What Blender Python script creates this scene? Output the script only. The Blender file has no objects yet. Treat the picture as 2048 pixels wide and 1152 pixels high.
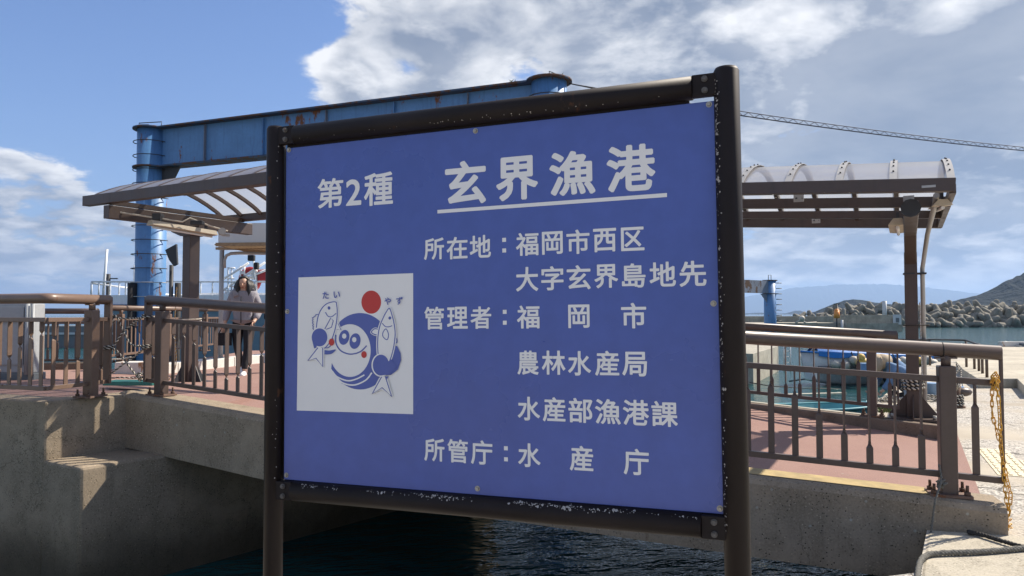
import bpy, bmesh, math, random
from math import sin, cos, pi, radians, sqrt, atan, atan2, tan
from mathutils import Vector, Matrix
random.seed(7)
S = bpy.context.scene
COL = S.collection
F = 1480.0
PITCH = atan(52 / F)
SUN_AZ, SUN_EL = radians(66), radians(45)

# ------------------------------------------------------------ camera
cd = bpy.data.cameras.new('camera'); cam = bpy.data.objects.new('camera', cd); COL.objects.link(cam)
cd.sensor_width = 36; cd.lens = 36 * F / 2048; cd.clip_start = .05; cd.clip_end = 90000
cam.location = (0, 0, 0); cam.rotation_euler = (pi / 2 + PITCH, 0, 0)
S.camera = cam
def ray(px, py):
    a = (px - 1024) / F; b = (576 - py) / F
    return Vector((a, cos(PITCH) - b * sin(PITCH), sin(PITCH) + b * cos(PITCH)))
def at(px, py, Y):
    r = ray(px, py); return r * (Y / r.y)
def onz(px, py, z):
    r = ray(px, py); return r * (z / r.z)

# ------------------------------------------------------------ render + colour
S.render.engine = 'CYCLES'
S.cycles.use_denoising = True
S.cycles.max_bounces = 8; S.cycles.transparent_max_bounces = 12
S.cycles.volume_bounces = 0
S.cycles.sample_clamp_indirect = 6; S.cycles.sample_clamp_direct = 30
S.cycles.caustics_reflective = False; S.cycles.caustics_refractive = False
S.view_settings.view_transform = 'Standard'; S.view_settings.look = 'None'
S.view_settings.gamma = 1; S.view_settings.use_curve_mapping = False
S.view_settings.exposure = 0.85

# ------------------------------------------------------------ node helpers
class N:
    def __init__(s, tree): s.t = tree; s.n = tree.nodes; s.l = tree.links
    def new(s, kind, **kw):
        nd = s.n.new(kind)
        for k, v in kw.items():
            setattr(nd, k, v)
        return nd
    def put(s, sock, v):
        if isinstance(v, (int, float)) or isinstance(v, tuple): sock.default_value = v
        else: s.l.new(v, sock)
    def m(s, op, *a, clamp=False):
        nd = s.new('ShaderNodeMath', operation=op, use_clamp=clamp)
        for i, v in enumerate(a): s.put(nd.inputs[i], v)
        return nd.outputs[0]
    def v(s, op, *a):
        nd = s.new('ShaderNodeVectorMath', operation=op)
        for i, x in enumerate(a):
            if op == 'SCALE' and i == 1: s.put(nd.inputs[3], x)
            else: s.put(nd.inputs[i], x)
        return nd.outputs[0]
    def noise(s, vec, scale, detail=4, rough=.5, dist=0.0, out=0):
        nd = s.new('ShaderNodeTexNoise'); s.put(nd.inputs['Vector'], vec)
        nd.inputs['Scale'].default_value = scale; nd.inputs['Detail'].default_value = detail
        nd.inputs['Roughness'].default_value = rough; nd.inputs['Distortion'].default_value = dist
        return nd.outputs[out]
    def vor(s, vec, scale, feature='F1', rnd=1.0, out='Distance'):
        nd = s.new('ShaderNodeTexVoronoi', feature=feature); s.put(nd.inputs['Vector'], vec)
        nd.inputs['Scale'].default_value = scale; nd.inputs['Randomness'].default_value = rnd
        return nd.outputs[out]
    def ramp(s, x, lo, hi, a=0.0, b=1.0, smooth=True):
        nd = s.new('ShaderNodeMapRange', interpolation_type='SMOOTHSTEP' if smooth else 'LINEAR')
        s.put(nd.inputs[0], x)
        for i, q in enumerate((lo, hi, a, b)): s.put(nd.inputs[i + 1], q)
        return nd.outputs[0]
    def mix(s, f, a, b, blend='MIX'):
        nd = s.new('ShaderNodeMix', data_type='RGBA', blend_type=blend)
        s.put(nd.inputs[0], f); s.put(nd.inputs[6], c4(a)); s.put(nd.inputs[7], c4(b))
        return nd.outputs[2]
    def sep(s, v):
        nd = s.new('ShaderNodeSeparateXYZ'); s.put(nd.inputs[0], v); return nd.outputs
    def comb(s, x, y, z):
        nd = s.new('ShaderNodeCombineXYZ')
        for i, q in enumerate((x, y, z)): s.put(nd.inputs[i], q)
        return nd.outputs[0]
    def bump(s, h, strength, dist, normal=None):
        nd = s.new('ShaderNodeBump'); nd.inputs['Strength'].default_value = strength
        nd.inputs['Distance'].default_value = dist; s.put(nd.inputs['Height'], h)
        if normal is not None: s.l.new(normal, nd.inputs['Normal'])
        return nd.outputs[0]
def c4(c):
    return (c[0], c[1], c[2], 1.0) if isinstance(c, tuple) and len(c) == 3 else c
def dark(c, k): return tuple(x * k for x in c)

# ------------------------------------------------------------ world: sky with clouds
W = bpy.data.worlds.new('World'); S.world = W; W.use_nodes = True
n = N(W.node_tree); n.n.clear()
wo = n.new('ShaderNodeOutputWorld'); bg = n.new('ShaderNodeBackground'); n.l.new(bg.outputs[0], wo.inputs[0])
bg.inputs[1].default_value = .10
sky = n.new('ShaderNodeTexSky', sky_type='NISHITA'); sky.sun_disc = False
sky.sun_elevation = SUN_EL; sky.sun_rotation = SUN_AZ
sky.air_density = 1.0; sky.dust_density = .6; sky.ozone_density = 2.0
D = n.new('ShaderNodeTexCoord').outputs['Generated']
dx, dy, dz = n.sep(D)
az = n.m('ARCTAN2', dx, dy); el = n.m('ARCSINE', dz)
def sky_ae(px, py):
    r = ray(px, py); return atan2(r.x, r.y), atan(r.z / sqrt(r.x ** 2 + r.y ** 2))
def blob(px, py, sx, sy, amp):
    a, e = sky_ae(px, py)
    u = n.m('DIVIDE', n.m('SUBTRACT', az, a), sx / F); v = n.m('DIVIDE', n.m('SUBTRACT', el, e), sy / F)
    q = n.m('ADD', n.m('MULTIPLY', u, u), n.m('MULTIPLY', v, v))
    return n.m('MULTIPLY', n.m('EXPONENT', n.m('MULTIPLY', q, -1.0)), amp)
def total(lst, base):
    acc = base
    for b in lst: acc = n.m('ADD', acc, blob(*b))
    return acc
bias = total([
    (1100, 0, 430, 120, .30), (1500, 90, 330, 130, .26), (1950, 150, 460, 210, .30), (1300, 150, 190, 60, .12),
    (695, 140, 60, 44, .50), (850, 190, 90, 40, .34), (740, 180, 40, 30, .25), (640, 200, 110, 24, .10),
    (385, 78, 95, 16, .12), (80, 285, 90, 40, .10),
    (110, 430, 230, 100, .07), (40, 500, 200, 50, .10), (60, 350, 120, 45, .10), (330, 560, 520, 50, .04),
    (1630, 500, 200, 38, .26), (1960, 480, 220, 110, .22), (1700, 380, 260, 60, .05),
    (230, 110, 420, 180, -.30), (520, 300, 200, 100, -.12), (60, 180, 160, 90, -.06), (1560, 590, 240, 26, -.20), (760, 60, 90, 60, .10),
], .0)
zc = n.m('ADD', n.m('MAXIMUM', dz, 0.0), .27)
P = n.v('DIVIDE', D, n.comb(zc, zc, 1.0))
Pw = n.v('ADD', P, n.v('SCALE', n.noise(P, 3.0, 2, out=1), .12))
f1 = n.noise(Pw, 4.6, 10, .57)
dl = (sin(SUN_AZ) * .05, cos(SUN_AZ) * .02, .06)
f2 = n.noise(n.v('ADD', Pw, dl), 4.6, 6, .52)
dens = n.m('ADD', f1, bias)
alpha = n.ramp(dens, .49, .60)
lit = n.m('ADD', n.m('MULTIPLY', n.m('SUBTRACT', f1, f2), 3.2), .62)
thick = n.ramp(dens, .58, .86)
lit = n.m('SUBTRACT', lit, n.m('MULTIPLY', thick, .42))
darkb = total([(1880, 225, 360, 110, .46), (1640, 300, 240, 80, .28), (960, 75, 190, 36, .30), (1240, 40, 130, 30, -.15),
               (1500, 60, 140, 60, -.35), (1900, 20, 250, 30, -.15), (60, 480, 300, 110, .25), (1300, 130, 150, 50, -.2), (680, 130, 80, 50, -.25)], 0.0)
lit = n.m('SUBTRACT', lit, darkb)
soft = n.m('MULTIPLY', n.ramp(n.noise(Pw, 2.1, 5, .55), .3, .7), .26)
lit = n.m('MAXIMUM', lit, soft, clamp=True)
alpha = n.m('MULTIPLY', alpha, n.ramp(dz, -.02, .03))
ccol = n.mix(lit, (1.15, 1.42, 1.95), (5.9, 5.85, 5.8))
skyc = n.mix(1.0, sky.outputs[0], (.62, .70, .90), 'MULTIPLY')
hz = n.m('MULTIPLY', n.m('EXPONENT', n.m('MULTIPLY', n.m('ABSOLUTE', el), -7.0)), .8)
skyc = n.mix(hz, skyc, (1.55, 2.15, 3.3))
col = n.mix(n.m('MULTIPLY', alpha, .96), skyc, ccol)
n.l.new(col, bg.inputs[0])
W.cycles.sampling_method = 'MANUAL'; W.cycles.sample_map_resolution = 512

sd = bpy.data.lights.new('sun', 'SUN'); so = bpy.data.objects.new('sun', sd); COL.objects.link(so)
sd.energy = 4.7; sd.angle = radians(.53); sd.color = (1, .90, .77)
SUNV = Vector((sin(SUN_AZ) * cos(SUN_EL), cos(SUN_AZ) * cos(SUN_EL), sin(SUN_EL)))
so.rotation_euler = SUNV.to_track_quat('Z', 'Y').to_euler()

# ------------------------------------------------------------ materials
def mat(name, col, rough=.6, metal=0.0, var=.18, vs=6.0, bump=.15, bs=60, bd=.003, rust=0.0, rs=7.0, streak=False,
        spots=0.0, spec=.5, rcol=(.16, .065, .028), coat=0.0, obj=False):
    m = bpy.data.materials.new(name); m.use_nodes = True
    k = N(m.node_tree); bs_ = k.n['Principled BSDF']
    P = k.new('ShaderNodeTexCoord').outputs['Object'] if obj else k.new('ShaderNodeNewGeometry').outputs['Position']
    f = k.noise(P, vs, 5, .6)
    c = k.mix(f, dark(col, 1 - var * 1.6), dark(col, 1 + var * 1.6))
    fine = k.noise(P, vs * 9, 3, .6)
    if var > .05: c = k.mix(k.ramp(fine, .3, .7, 0.0, .30), c, dark(col, .72))
    r = rough
    if streak:
        st = k.noise(k.v('MULTIPLY', P, (9.0, 9.0, .6)), 1.6, 4, .65)
        c = k.mix(k.ramp(st, .5, .75, 0, .5), c, dark(col, .5))
    if rust > 0:
        rn = k.noise(k.v('MULTIPLY', P, (1.0, 1.0, .45)), rs, 8, .68)
        rm = k.ramp(rn, .70 - .3 * rust, .76 - .3 * rust)
        rc = k.mix(k.noise(P, rs * 6, 4, .7), dark(rcol, .45), dark(rcol, 1.5))
        c = k.mix(rm, c, rc)
        rg = k.ramp(rm, 0, 1, rough, .9); k.l.new(rg, bs_.inputs['Roughness'])
    else:
        k.put(bs_.inputs['Roughness'], k.ramp(f, .2, .8, max(.03, rough - .08), min(1.0, rough + .1)))
    if spots > 0:
        sp = k.vor(P, 26.0)
        c = k.mix(k.ramp(sp, .06, .1, spots, 0.0), c, (.5, .48, .42))
    k.put(bs_.inputs['Base Color'], c)
    bs_.inputs['Metallic'].default_value = metal
    bs_.inputs['Specular IOR Level'].default_value = spec
    bs_.inputs['Coat Weight'].default_value = coat
    if bump > 0:
        h = k.noise(P, bs, 4, .6)
        k.l.new(k.bump(h, bump, bd), bs_.inputs['Normal'])
    return m

def concrete(name, col, pits=1.0, algae=False, speck=.35, stain=.6):
    m = bpy.data.materials.new(name); m.use_nodes = True
    k = N(m.node_tree); b = k.n['Principled BSDF']
    P = k.new('ShaderNodeNewGeometry').outputs['Position']
    big = k.noise(P, .9, 5, .62); mid = k.noise(P, 5, 6, .65); fine = k.noise(P, 70, 3, .7)
    c = k.mix(k.ramp(big, .3, .7), dark(col, .72), dark(col, 1.2))
    c = k.mix(k.ramp(mid, .35, .72, 0, stain), c, (col[0] * .5, col[1] * .5, col[2] * .47))
    st = k.noise(k.v('MULTIPLY', P, (3.5, 3.5, .25)), 1.7, 5, .6)
    c = k.mix(k.ramp(st, .52, .72, 0, .45), c, dark(col, .45))
    c = k.mix(k.ramp(fine, .3, .7, 0, speck), c, dark(col, 1.5))
    # aggregate pebbles and pits
    pm = k.ramp(mid, .38, .60)
    v1 = k.vor(P, 38.0); pit = k.m('MULTIPLY', k.ramp(v1, .10, .22, 1.0, 0.0), k.m('MULTIPLY', pm, pits, clamp=True))
    c = k.mix(pit, c, dark(col, .16))
    Pp = k.v('ADD', P, (5.1, 2.2, 7.7)); v3 = k.vor(Pp, 44.0); v3c = k.sep(k.vor(Pp, 44.0, out='Color'))
    big_pit = k.m('MULTIPLY', k.ramp(v3, .16, .26, 1.0, 0.0), k.m('MULTIPLY', k.ramp(v3c[0], .50, .55), k.ramp(k.noise(P, 3.1, 5, .7), .44, .62)))
    big_pit = k.m('MULTIPLY', big_pit, pits)
    c = k.mix(big_pit, c, dark(col, .12))
    bright = k.m('MULTIPLY', k.ramp(v3, .14, .24, .55, 0.0), k.m('MULTIPLY', k.ramp(v3c[0], .16, .1), pits)); c = k.mix(bright, c, dark(col, 2.1))
    pit = k.m('MAXIMUM', pit, big_pit)
    v2 = k.vor(k.v('ADD', P, (3.3, 1.7, .4)), 30.0)
    c = k.mix(k.m('MULTIPLY', k.ramp(v2, .10, .2, .45, 0.0), pm), c, dark(col, 1.9))
    Pc = k.v('ADD', P, k.v('SCALE', k.noise(P, 1.8, 5, .65, out=1), .6))
    cr = k.vor(Pc, .75, feature='DISTANCE_TO_EDGE')
    c = k.mix(k.m('MULTIPLY', k.ramp(cr, .001, .004, .5, 0.0), k.ramp(k.noise(P, 1.1, 3, .5), .48, .56)), c, dark(col, .25))
    rr = k.noise(k.v('MULTIPLY', k.v('ADD', P, (2.0, 5.0, 1.0)), (5.0, 5.0, .35)), 1.1, 5, .6)
    c = k.mix(k.ramp(rr, .66, .74, 0, .45), c, (.14, .075, .035))
    if algae:
        z = k.sep(P)[2]
        wob = k.m('ADD', z, k.m('MULTIPLY', k.m('SUBTRACT', big, .5), .5))
        c = k.mix(k.ramp(wob, -2.55, -1.95, .75, 0.0), c, (.035, .034, .022))
    k.put(b.inputs['Base Color'], c)
    k.put(b.inputs['Roughness'], .88)
    b.inputs['Specular IOR Level'].default_value = .25
    hh = k.m('ADD', k.m('MULTIPLY', fine, .35), k.m('ADD', k.m('MULTIPLY', mid, .5), k.m('MULTIPLY', pit, -.9)))
    k.l.new(k.bump(hh, .6, .008), b.inputs['Normal'])
    return m

M = {}
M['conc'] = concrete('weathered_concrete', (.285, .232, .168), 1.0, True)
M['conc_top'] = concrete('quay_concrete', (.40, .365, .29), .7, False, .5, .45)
M['conc_pale'] = concrete('pale_concrete', (.36, .34, .28), .2)
M['conc_far'] = concrete('breakwater_concrete', (.33, .31, .25), 0.0, False, .1, .3)
M['conc_brown'] = concrete('kerb_concrete', (.17, .13, .10), .5)
M['white_kerb'] = mat('white_painted_kerb', (.62, .60, .55), .7, var=.15, rust=.45, rs=5, bump=.3, bs=40, rcol=(.35, .2, .1))
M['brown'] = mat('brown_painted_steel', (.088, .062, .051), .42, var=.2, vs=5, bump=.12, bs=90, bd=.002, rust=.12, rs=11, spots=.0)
M['brown_lit'] = mat('brown_steel_sunlit_tone', (.17, .112, .08), .38, var=.22, vs=4, bump=.12, bs=90, bd=.002, rust=.2, rs=9, rcol=(.14, .07, .04))  # brighter copy of the brown railing steel, with sunlight put into its colour
M['canopy_brown'] = mat('canopy_bronze_aluminium', (.072, .050, .041), .42, var=.12, vs=3, bump=.05, streak=True)
M['sign_brown'] = mat('sign_dark_brown_paint', (.012, .0085, .0085), .55, spec=.22, var=.3, vs=5, bump=.08, bs=70, bd=.002, rust=.2, rs=9, rcol=(.07, .035, .02))
M['panel_blue'] = mat('sign_blue_sheet', (.063, .105, .365), .30, var=.13, vs=1.3, bump=.04, bs=5, bd=.004, obj=True)
M['sign_white'] = mat('sign_white_vinyl', (.73, .74, .73), .45, var=.03, bump=0)
M['sign_red'] = mat('sign_red_vinyl', (.46, .035, .03), .45, var=.04, bump=0)
M['sign_print_blue'] = mat('sign_print_blue', (.075, .11, .36), .42, var=.04, bump=0)
M['flake'] = mat('bare_metal_flake', (.38, .36, .33), .5, var=.3, vs=40, bump=.3)
M['bolt'] = mat('zinc_bolt', (.42, .40, .35), .45, .6, var=.35, vs=60, bump=.5, bs=150, rust=.3, rs=40)
M['frame_bolt'] = mat('painted_frame_bolt', (.10, .095, .09), .6, .2, var=.6, vs=150, bump=.6, bs=200, rust=.3, rs=60)
M['rust_plate'] = mat('rusty_base_plate', (.15, .095, .07), .8, var=.4, vs=20, bump=.5, bs=90, rust=.5, rs=15)
M['rust_bolt'] = mat('rusty_bolt', (.12, .07, .045), .8, var=.4, vs=60, bump=.6, bs=150)
M['steel_blue'] = mat('faded_blue_steel', (.085, .215, .43), .48, var=.2, vs=1.6, bump=.2, bs=14, bd=.01, rust=.40, rs=2.3, streak=True)
M['rust_edge'] = mat('rusty_flange', (.045, .075, .13), .85, var=.3, vs=3, bump=.6, bs=30, bd=.01, rust=.75, rs=3, rcol=(.10, .05, .03))
M['rust_beam'] = mat('rust_streaked_beam', (.16, .19, .24), .7, var=.3, vs=1.2, bump=.3, bs=14, rust=.55, rs=1.5, streak=True, rcol=(.09, .05, .03))
M['dark_steel'] = mat('dark_steel', (.03, .032, .036), .55, var=.3, bump=.2)
M['rubber'] = mat('black_rubber', (.012, .012, .013), .75, var=.3, bump=.3)
M['white_paint'] = mat('white_ship_paint', (.72, .74, .75), .4, var=.05, vs=1.0, bump=.05, streak=True)
M['grey_paint'] = mat('pale_grey_panel', (.50, .52, .52), .5, var=.05, vs=1.5, bump=.05)
M['cabinet'] = mat('cabinet_grey', (.33, .35, .36), .42, var=.06, vs=2, bump=.05, streak=True)
M['hull_grey'] = mat('hull_bluegrey', (.17, .25, .31), .5, var=.1, vs=1.0, bump=.05)
M['hull_blue'] = mat('hull_dark_blue', (.03, .055, .15), .5, var=.1, bump=.05)
M['tan_roof'] = mat('tan_reed', (.30, .21, .12), .8, var=.35, vs=20, bump=.6, bs=90)
M['cream'] = mat('aged_cream_plastic', (.50, .43, .32), .5, var=.2, vs=9, bump=.1, rust=.22, rs=8, rcol=(.4, .22, .1))
M['cover'] = mat('dull_cover_strip', (.30, .30, .295), .6, var=.12, vs=8, bump=.05)
M['alu'] = mat('aluminium_strip', (.40, .40, .39), .5, .2, var=.12, vs=8, bump=.05)
M['teal'] = mat('teal_board', (.045, .22, .17), .6, var=.25, vs=9, bump=.3)
M['yellow'] = mat('yellow_chain_plastic', (.62, .33, .03), .42, var=.2, vs=14, bump=.1, bs=80)
M['yellow_line'] = mat('worn_yellow_paint', (.37, .28, .13), .85, var=.5, vs=7, bump=.4, bs=120)
M['tactile'] = mat('cream_tactile_tile', (.66, .58, .40), .7, var=.12, vs=10, bump=.3, bs=150)
M['rope_dark'] = mat('dark_rope', (.035, .033, .03), .9, var=.4, vs=60, bump=.8, bs=260, bd=.003)
M['rope_pale'] = mat('pale_rope', (.60, .55, .46), .9, var=.3, vs=60, bump=.8, bs=260, bd=.003)
M['rope_grey'] = mat('grey_mooring_rope', (.15, .145, .125), .9, var=.3, vs=50, bump=.8, bs=200, bd=.003)
M['boat_white'] = mat('boat_gelcoat_white', (.62, .62, .58), .4, var=.15, vs=2, bump=.05, streak=True)
M['boat_blue'] = mat('boat_blue_cover', (.02, .19, .55), .5, var=.2, vs=3, bump=.3, bs=12, bd=.02)
M['boat_grey'] = mat('boat_grey_band', (.13, .15, .16), .6, var=.2, vs=3, bump=.1)
M['turquoise'] = mat('turquoise_fibreglass', (.13, .36, .40), .45, var=.15, vs=3, bump=.1)
M['buoy_white'] = mat('weathered_white_buoy', (.50, .46, .38), .6, var=.3, vs=8, bump=.2)
M['buoy_yellow'] = mat('weathered_yellow_buoy', (.55, .36, .08), .6, var=.3, vs=8, bump=.2)
M['orange'] = mat('orange_lamp', (.8, .28, .04), .4, var=.1, bump=0)
M['red'] = mat('red_lifering', (.35, .02, .025), .5, var=.15, bump=.05)
M['bucket'] = mat('blue_bucket', (.20, .33, .52), .45, var=.1, bump=.05)
M['skin'] = mat('skin', (.50, .31, .22), .5, var=.05, bump=0, spec=.4)
M['hair'] = mat('black_hair', (.010, .009, .009), .45, var=.3, vs=30, bump=.5, bs=90, bd=.01)
M['coat'] = mat('lilac_grey_quilt', (.27, .26, .285), .8, var=.12, vs=8, bump=.5, bs=14, bd=.03)
M['black_cloth'] = mat('black_cloth', (.012, .012, .015), .85, var=.3, bump=.4, bs=20, bd=.02)
M['shoe'] = mat('white_shoe', (.7, .7, .7), .6, var=.05, bump=.05)
M['blue_cloth'] = mat('blue_workwear', (.11, .20, .34), .85, var=.2, vs=6, bump=.5, bs=14, bd=.03)
M['beige_cloth'] = mat('beige_hat_cloth', (.38, .31, .22), .9, var=.15, vs=8, bump=.4, bs=30, bd=.01)
M['navy_cloth'] = mat('navy_trousers', (.03, .035, .05), .85, var=.2, bump=.4)
M['leaf'] = mat('weed_leaf', (.10, .13, .04), .7, var=.4, vs=30, bump=.2)
M['hill'] = mat('wooded_hill', (.006, .010, .008), .95, var=.4, vs=.02, bump=.9, bs=.05, bd=25, spec=.1)

def water_mat():
    m = bpy.data.materials.new('harbour_water'); m.use_nodes = True
    k = N(m.node_tree); b = k.n['Principled BSDF']
    P = k.new('ShaderNodeNewGeometry').outputs['Position']
    b.inputs['Base Color'].default_value = (.012, .062, .066, 1)
    b.inputs['Roughness'].default_value = .09; b.inputs['IOR'].default_value = 1.33
    b.inputs['Specular IOR Level'].default_value = .5
    Pr = k.new('ShaderNodeVectorRotate', rotation_type='Z_AXIS'); k.put(Pr.inputs['Vector'], P); Pr.inputs['Angle'].default_value = radians(-12)
    Q = k.v('MULTIPLY', Pr.outputs[0], (.55, 1.25, 1.0))
    w1 = k.noise(Q, 3.2, 4, .55, .35); w2 = k.noise(Q, .7, 3, .5, .2); w3 = k.noise(Q, 14, 3, .5)
    h = k.m('ADD', k.m('MULTIPLY', w1, .18), k.m('ADD', k.m('MULTIPLY', w2, .15), k.m('MULTIPLY', w3, .022)))
    k.l.new(k.bump(h, .85, 1.0), b.inputs['Normal'])
    return m
M['water'] = water_mat()

def asphalt_mat():
    m = bpy.data.materials.new('worn_red_surfacing'); m.use_nodes = True
    k = N(m.node_tree); b = k.n['Principled BSDF']
    P = k.new('ShaderNodeNewGeometry').outputs['Position']
    big = k.noise(P, 1.3, 6, .65); fine = k.noise(P, 110, 3, .7)
    c = k.mix(big, (.17, .098, .084), (.31, .21, .17))
    c = k.mix(k.ramp(fine, .35, .7, 0, .7), c, (.36, .22, .19))
    c = k.mix(k.ramp(k.noise(k.v('ADD', P, (9.1, 2.0, 0.0)), 1.9, 7, .7), .66, .71), c, (.30, .28, .24))
    k.put(b.inputs['Base Color'], c); b.inputs['Roughness'].default_value = .9
    b.inputs['Specular IOR Level'].default_value = .2
    k.l.new(k.bump(fine, .6, .006), b.inputs['Normal'])
    return m
M['asphalt'] = asphalt_mat()

def quay_mat():
    m = bpy.data.materials.new('exposed_aggregate_quay'); m.use_nodes = True
    k = N(m.node_tree); b = k.n['Principled BSDF']
    P = k.new('ShaderNodeNewGeometry').outputs['Position']
    big = k.noise(P, .55, 6, .62); v = k.vor(P, 62.0, out='Color'); vd = k.vor(P, 62.0)
    c = k.mix(k.ramp(big, .3, .7), (.33, .29, .23), (.45, .405, .325))
    bw = k.new('ShaderNodeRGBToBW'); k.put(bw.inputs[0], v)
    patch = k.ramp(k.noise(k.v('ADD', P, (4.0, 0.0, 0.0)), .9, 6, .6), .40, .60)
    sp = k.mix(bw.outputs[0], (.07, .068, .066), (.70, .66, .58))
    c = k.mix(k.m('MULTIPLY', patch, .9), c, sp)
    # branching cracks
    Pc = k.v('ADD', P, k.v('SCALE', k.noise(P, 1.5, 5, .6, out=1), .7))
    cr = k.vor(Pc, .42, feature='DISTANCE_TO_EDGE')
    c = k.mix(k.ramp(cr, .003, .009, .85, 0.0), c, (.07, .065, .055))
    k.put(b.inputs['Base Color'], c); b.inputs['Roughness'].default_value = .9
    b.inputs['Specular IOR Level'].default_value = .2
    k.l.new(k.bump(k.m('ADD', vd, k.ramp(cr, .0, .01, -1.0, 0.0)), .5, .006), b.inputs['Normal'])
    return m
M['quay'] = quay_mat()

def poly_mat():
    m = bpy.data.materials.new('smoked_polycarbonate'); m.use_nodes = True
    k = N(m.node_tree); k.n.clear(); o = k.new('ShaderNodeOutputMaterial')
    P = k.new('ShaderNodeNewGeometry').outputs['Position']
    st = k.noise(P, 2.2, 5, .6)
    tr = k.new('ShaderNodeBsdfTransparent'); k.put(tr.inputs[0], k.mix(st, (.80, .80, .80), (.92, .92, .92)))
    tl = k.new('ShaderNodeBsdfTranslucent'); tl.inputs[0].default_value = (.60, .61, .62, 1)
    df = k.new('ShaderNodeBsdfDiffuse'); df.inputs[0].default_value = (.62, .64, .67, 1)
    gl = k.new('ShaderNodeBsdfGlossy'); gl.inputs['Roughness'].default_value = .14
    a = k.new('ShaderNodeMixShader'); a.inputs[0].default_value = .5; k.l.new(tl.outputs[0], a.inputs[1]); k.l.new(df.outputs[0], a.inputs[2])
    b = k.new('ShaderNodeMixShader'); b.inputs[0].default_value = .50; k.l.new(tr.outputs[0], b.inputs[1]); k.l.new(a.outputs[0], b.inputs[2])
    lw = k.new('ShaderNodeLayerWeight'); lw.inputs[0].default_value = .5
    frf = k.m('ADD', k.m('MULTIPLY', k.m('POWER', lw.outputs['Facing'], 4.0), .35), .05)
    c = k.new('ShaderNodeMixShader'); k.l.new(frf, c.inputs[0]); k.l.new(b.outputs[0], c.inputs[1]); k.l.new(gl.outputs[0], c.inputs[2])
    k.l.new(c.outputs[0], o.inputs[0])
    return m
M['poly'] = poly_mat()

# ------------------------------------------------------------ mesh helpers
class MB:
    def __init__(s): s.bm = bmesh.new()
    def face(s, pts):
        vs = [s.bm.verts.new(Vector(p)) for p in pts]
        return s.bm.faces.new(vs)
    def prism(s, base, top):
        n_ = len(base)
        a = [s.bm.verts.new(Vector(p)) for p in base]; b = [s.bm.verts.new(Vector(p)) for p in top]
        s.bm.faces.new(a[::-1]); s.bm.faces.new(b)
        for i in range(n_):
            j = (i + 1) % n_; s.bm.faces.new([a[i], a[j], b[j], b[i]])
    def box(s, c, sz, rz=0, mtx=None):
        x, y, z = (q / 2 for q in sz); c = Vector(c)
        R = mtx if mtx is not None else Matrix.Rotation(rz, 3, 'Z')
        q = [c + R @ Vector(p) for p in ((-x, -y, -z), (x, -y, -z), (x, y, -z), (-x, y, -z), (-x, -y, z), (x, -y, z), (x, y, z), (-x, y, z))]
        s.prism(q[:4], q[4:])
    def bar(s, a, b, w, h, up=(0, 0, 1)):
        a = Vector(a); b = Vector(b); d = (b - a).normalized(); up = Vector(up)
        side = d.cross(up).normalized(); up = side.cross(d).normalized()
        def ring(p): return [p + side * sx * w / 2 + up * sy * h / 2 for sx, sy in ((-1, -1), (1, -1), (1, 1), (-1, 1))]
        s.prism(ring(a), ring(b))
    def tube(s, pts, r, seg=10, closed=False, cap=True, rs=None):
        pts = [Vector(p) for p in pts]; N_ = len(pts); rings = []
        t0 = None; nrm = None
        for i, p in enumerate(pts):
            if closed: t = (pts[(i + 1) % N_] - pts[i - 1]).normalized()
            else: t = (pts[min(i + 1, N_ - 1)] - pts[max(i - 1, 0)]).normalized()
            if nrm is None:
                ref = Vector((0, 0, 1)) if abs(t.z) < .9 else Vector((1, 0, 0))
                nrm = t.cross(ref).normalized()
            else:
                nrm = (nrm - t * nrm.dot(t)).normalized()
            bn = t.cross(nrm); k = 1.0
            if 0 < i < N_ - 1 and not closed:
                d0 = (pts[i] - pts[i - 1]).normalized(); k = 1 / max(.5, d0.dot(t))
            rr = rs[i] if rs else r
            rings.append([s.bm.verts.new(p + (nrm * cos(2 * pi * j / seg) + bn * sin(2 * pi * j / seg)) * rr) for j in range(seg)])
        for i in range(N_ if closed else N_ - 1):
            a = rings[i]; b = rings[(i + 1) % N_]
            for j in range(seg):
                f = s.bm.faces.new([a[j], a[(j + 1) % seg], b[(j + 1) % seg], b[j]]); f.smooth = True
        if cap and not closed:
            s.bm.faces.new(rings[0][::-1]); s.bm.faces.new(rings[-1])
    def ball(s, c, r, sc=(1, 1, 1), sub=2):
        res = bmesh.ops.create_icosphere(s.bm, subdivisions=sub, radius=r)
        for v in res['verts']: v.co = Vector((v.co.x * sc[0], v.co.y * sc[1], v.co.z * sc[2])) + Vector(c)
        for v in res['verts']:
            for f in v.link_faces: f.smooth = True
    def cyl(s, a, b, r, seg=12, r2=None): s.tube([a, b], r, seg, rs=[r, r if r2 is None else r2])
    def build(s, name, m, parent=None, bevel=0, smooth=False):
        bmesh.ops.recalc_face_normals(s.bm, faces=s.bm.faces)
        me = bpy.data.meshes.new(name); s.bm.to_mesh(me); s.bm.free()
        return link(name, me, m, parent, bevel)
def link(name, me, m, parent=None, bevel=0):
    if m is not None and not me.materials: me.materials.append(M[m] if isinstance(m, str) else m)
    o = bpy.data.objects.new(name, me); COL.objects.link(o)
    if parent is not None: o.parent = parent
    if parent is not None and parent.get('_org') is not None:
        pass
    if bevel:
        bv = o.modifiers.new('bevel', 'BEVEL'); bv.width = bevel; bv.segments = 2; bv.limit_method = 'ANGLE'; bv.harden_normals = False
    return o
def thing(name, label, cat, loc=(0, 0, 0), rz=0, group=None):
    o = bpy.data.objects.new(name, None); o.empty_display_size = .2; COL.objects.link(o)
    o.location = loc; o.rotation_euler = (0, 0, rz); o['label'] = label; o['category'] = cat
    if group: o['group'] = group
    o['w'] = 1
    return o
def tag(o, label, cat, group=None):
    o['label'] = label; o['category'] = cat
    if group: o['group'] = group
    return o
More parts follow.
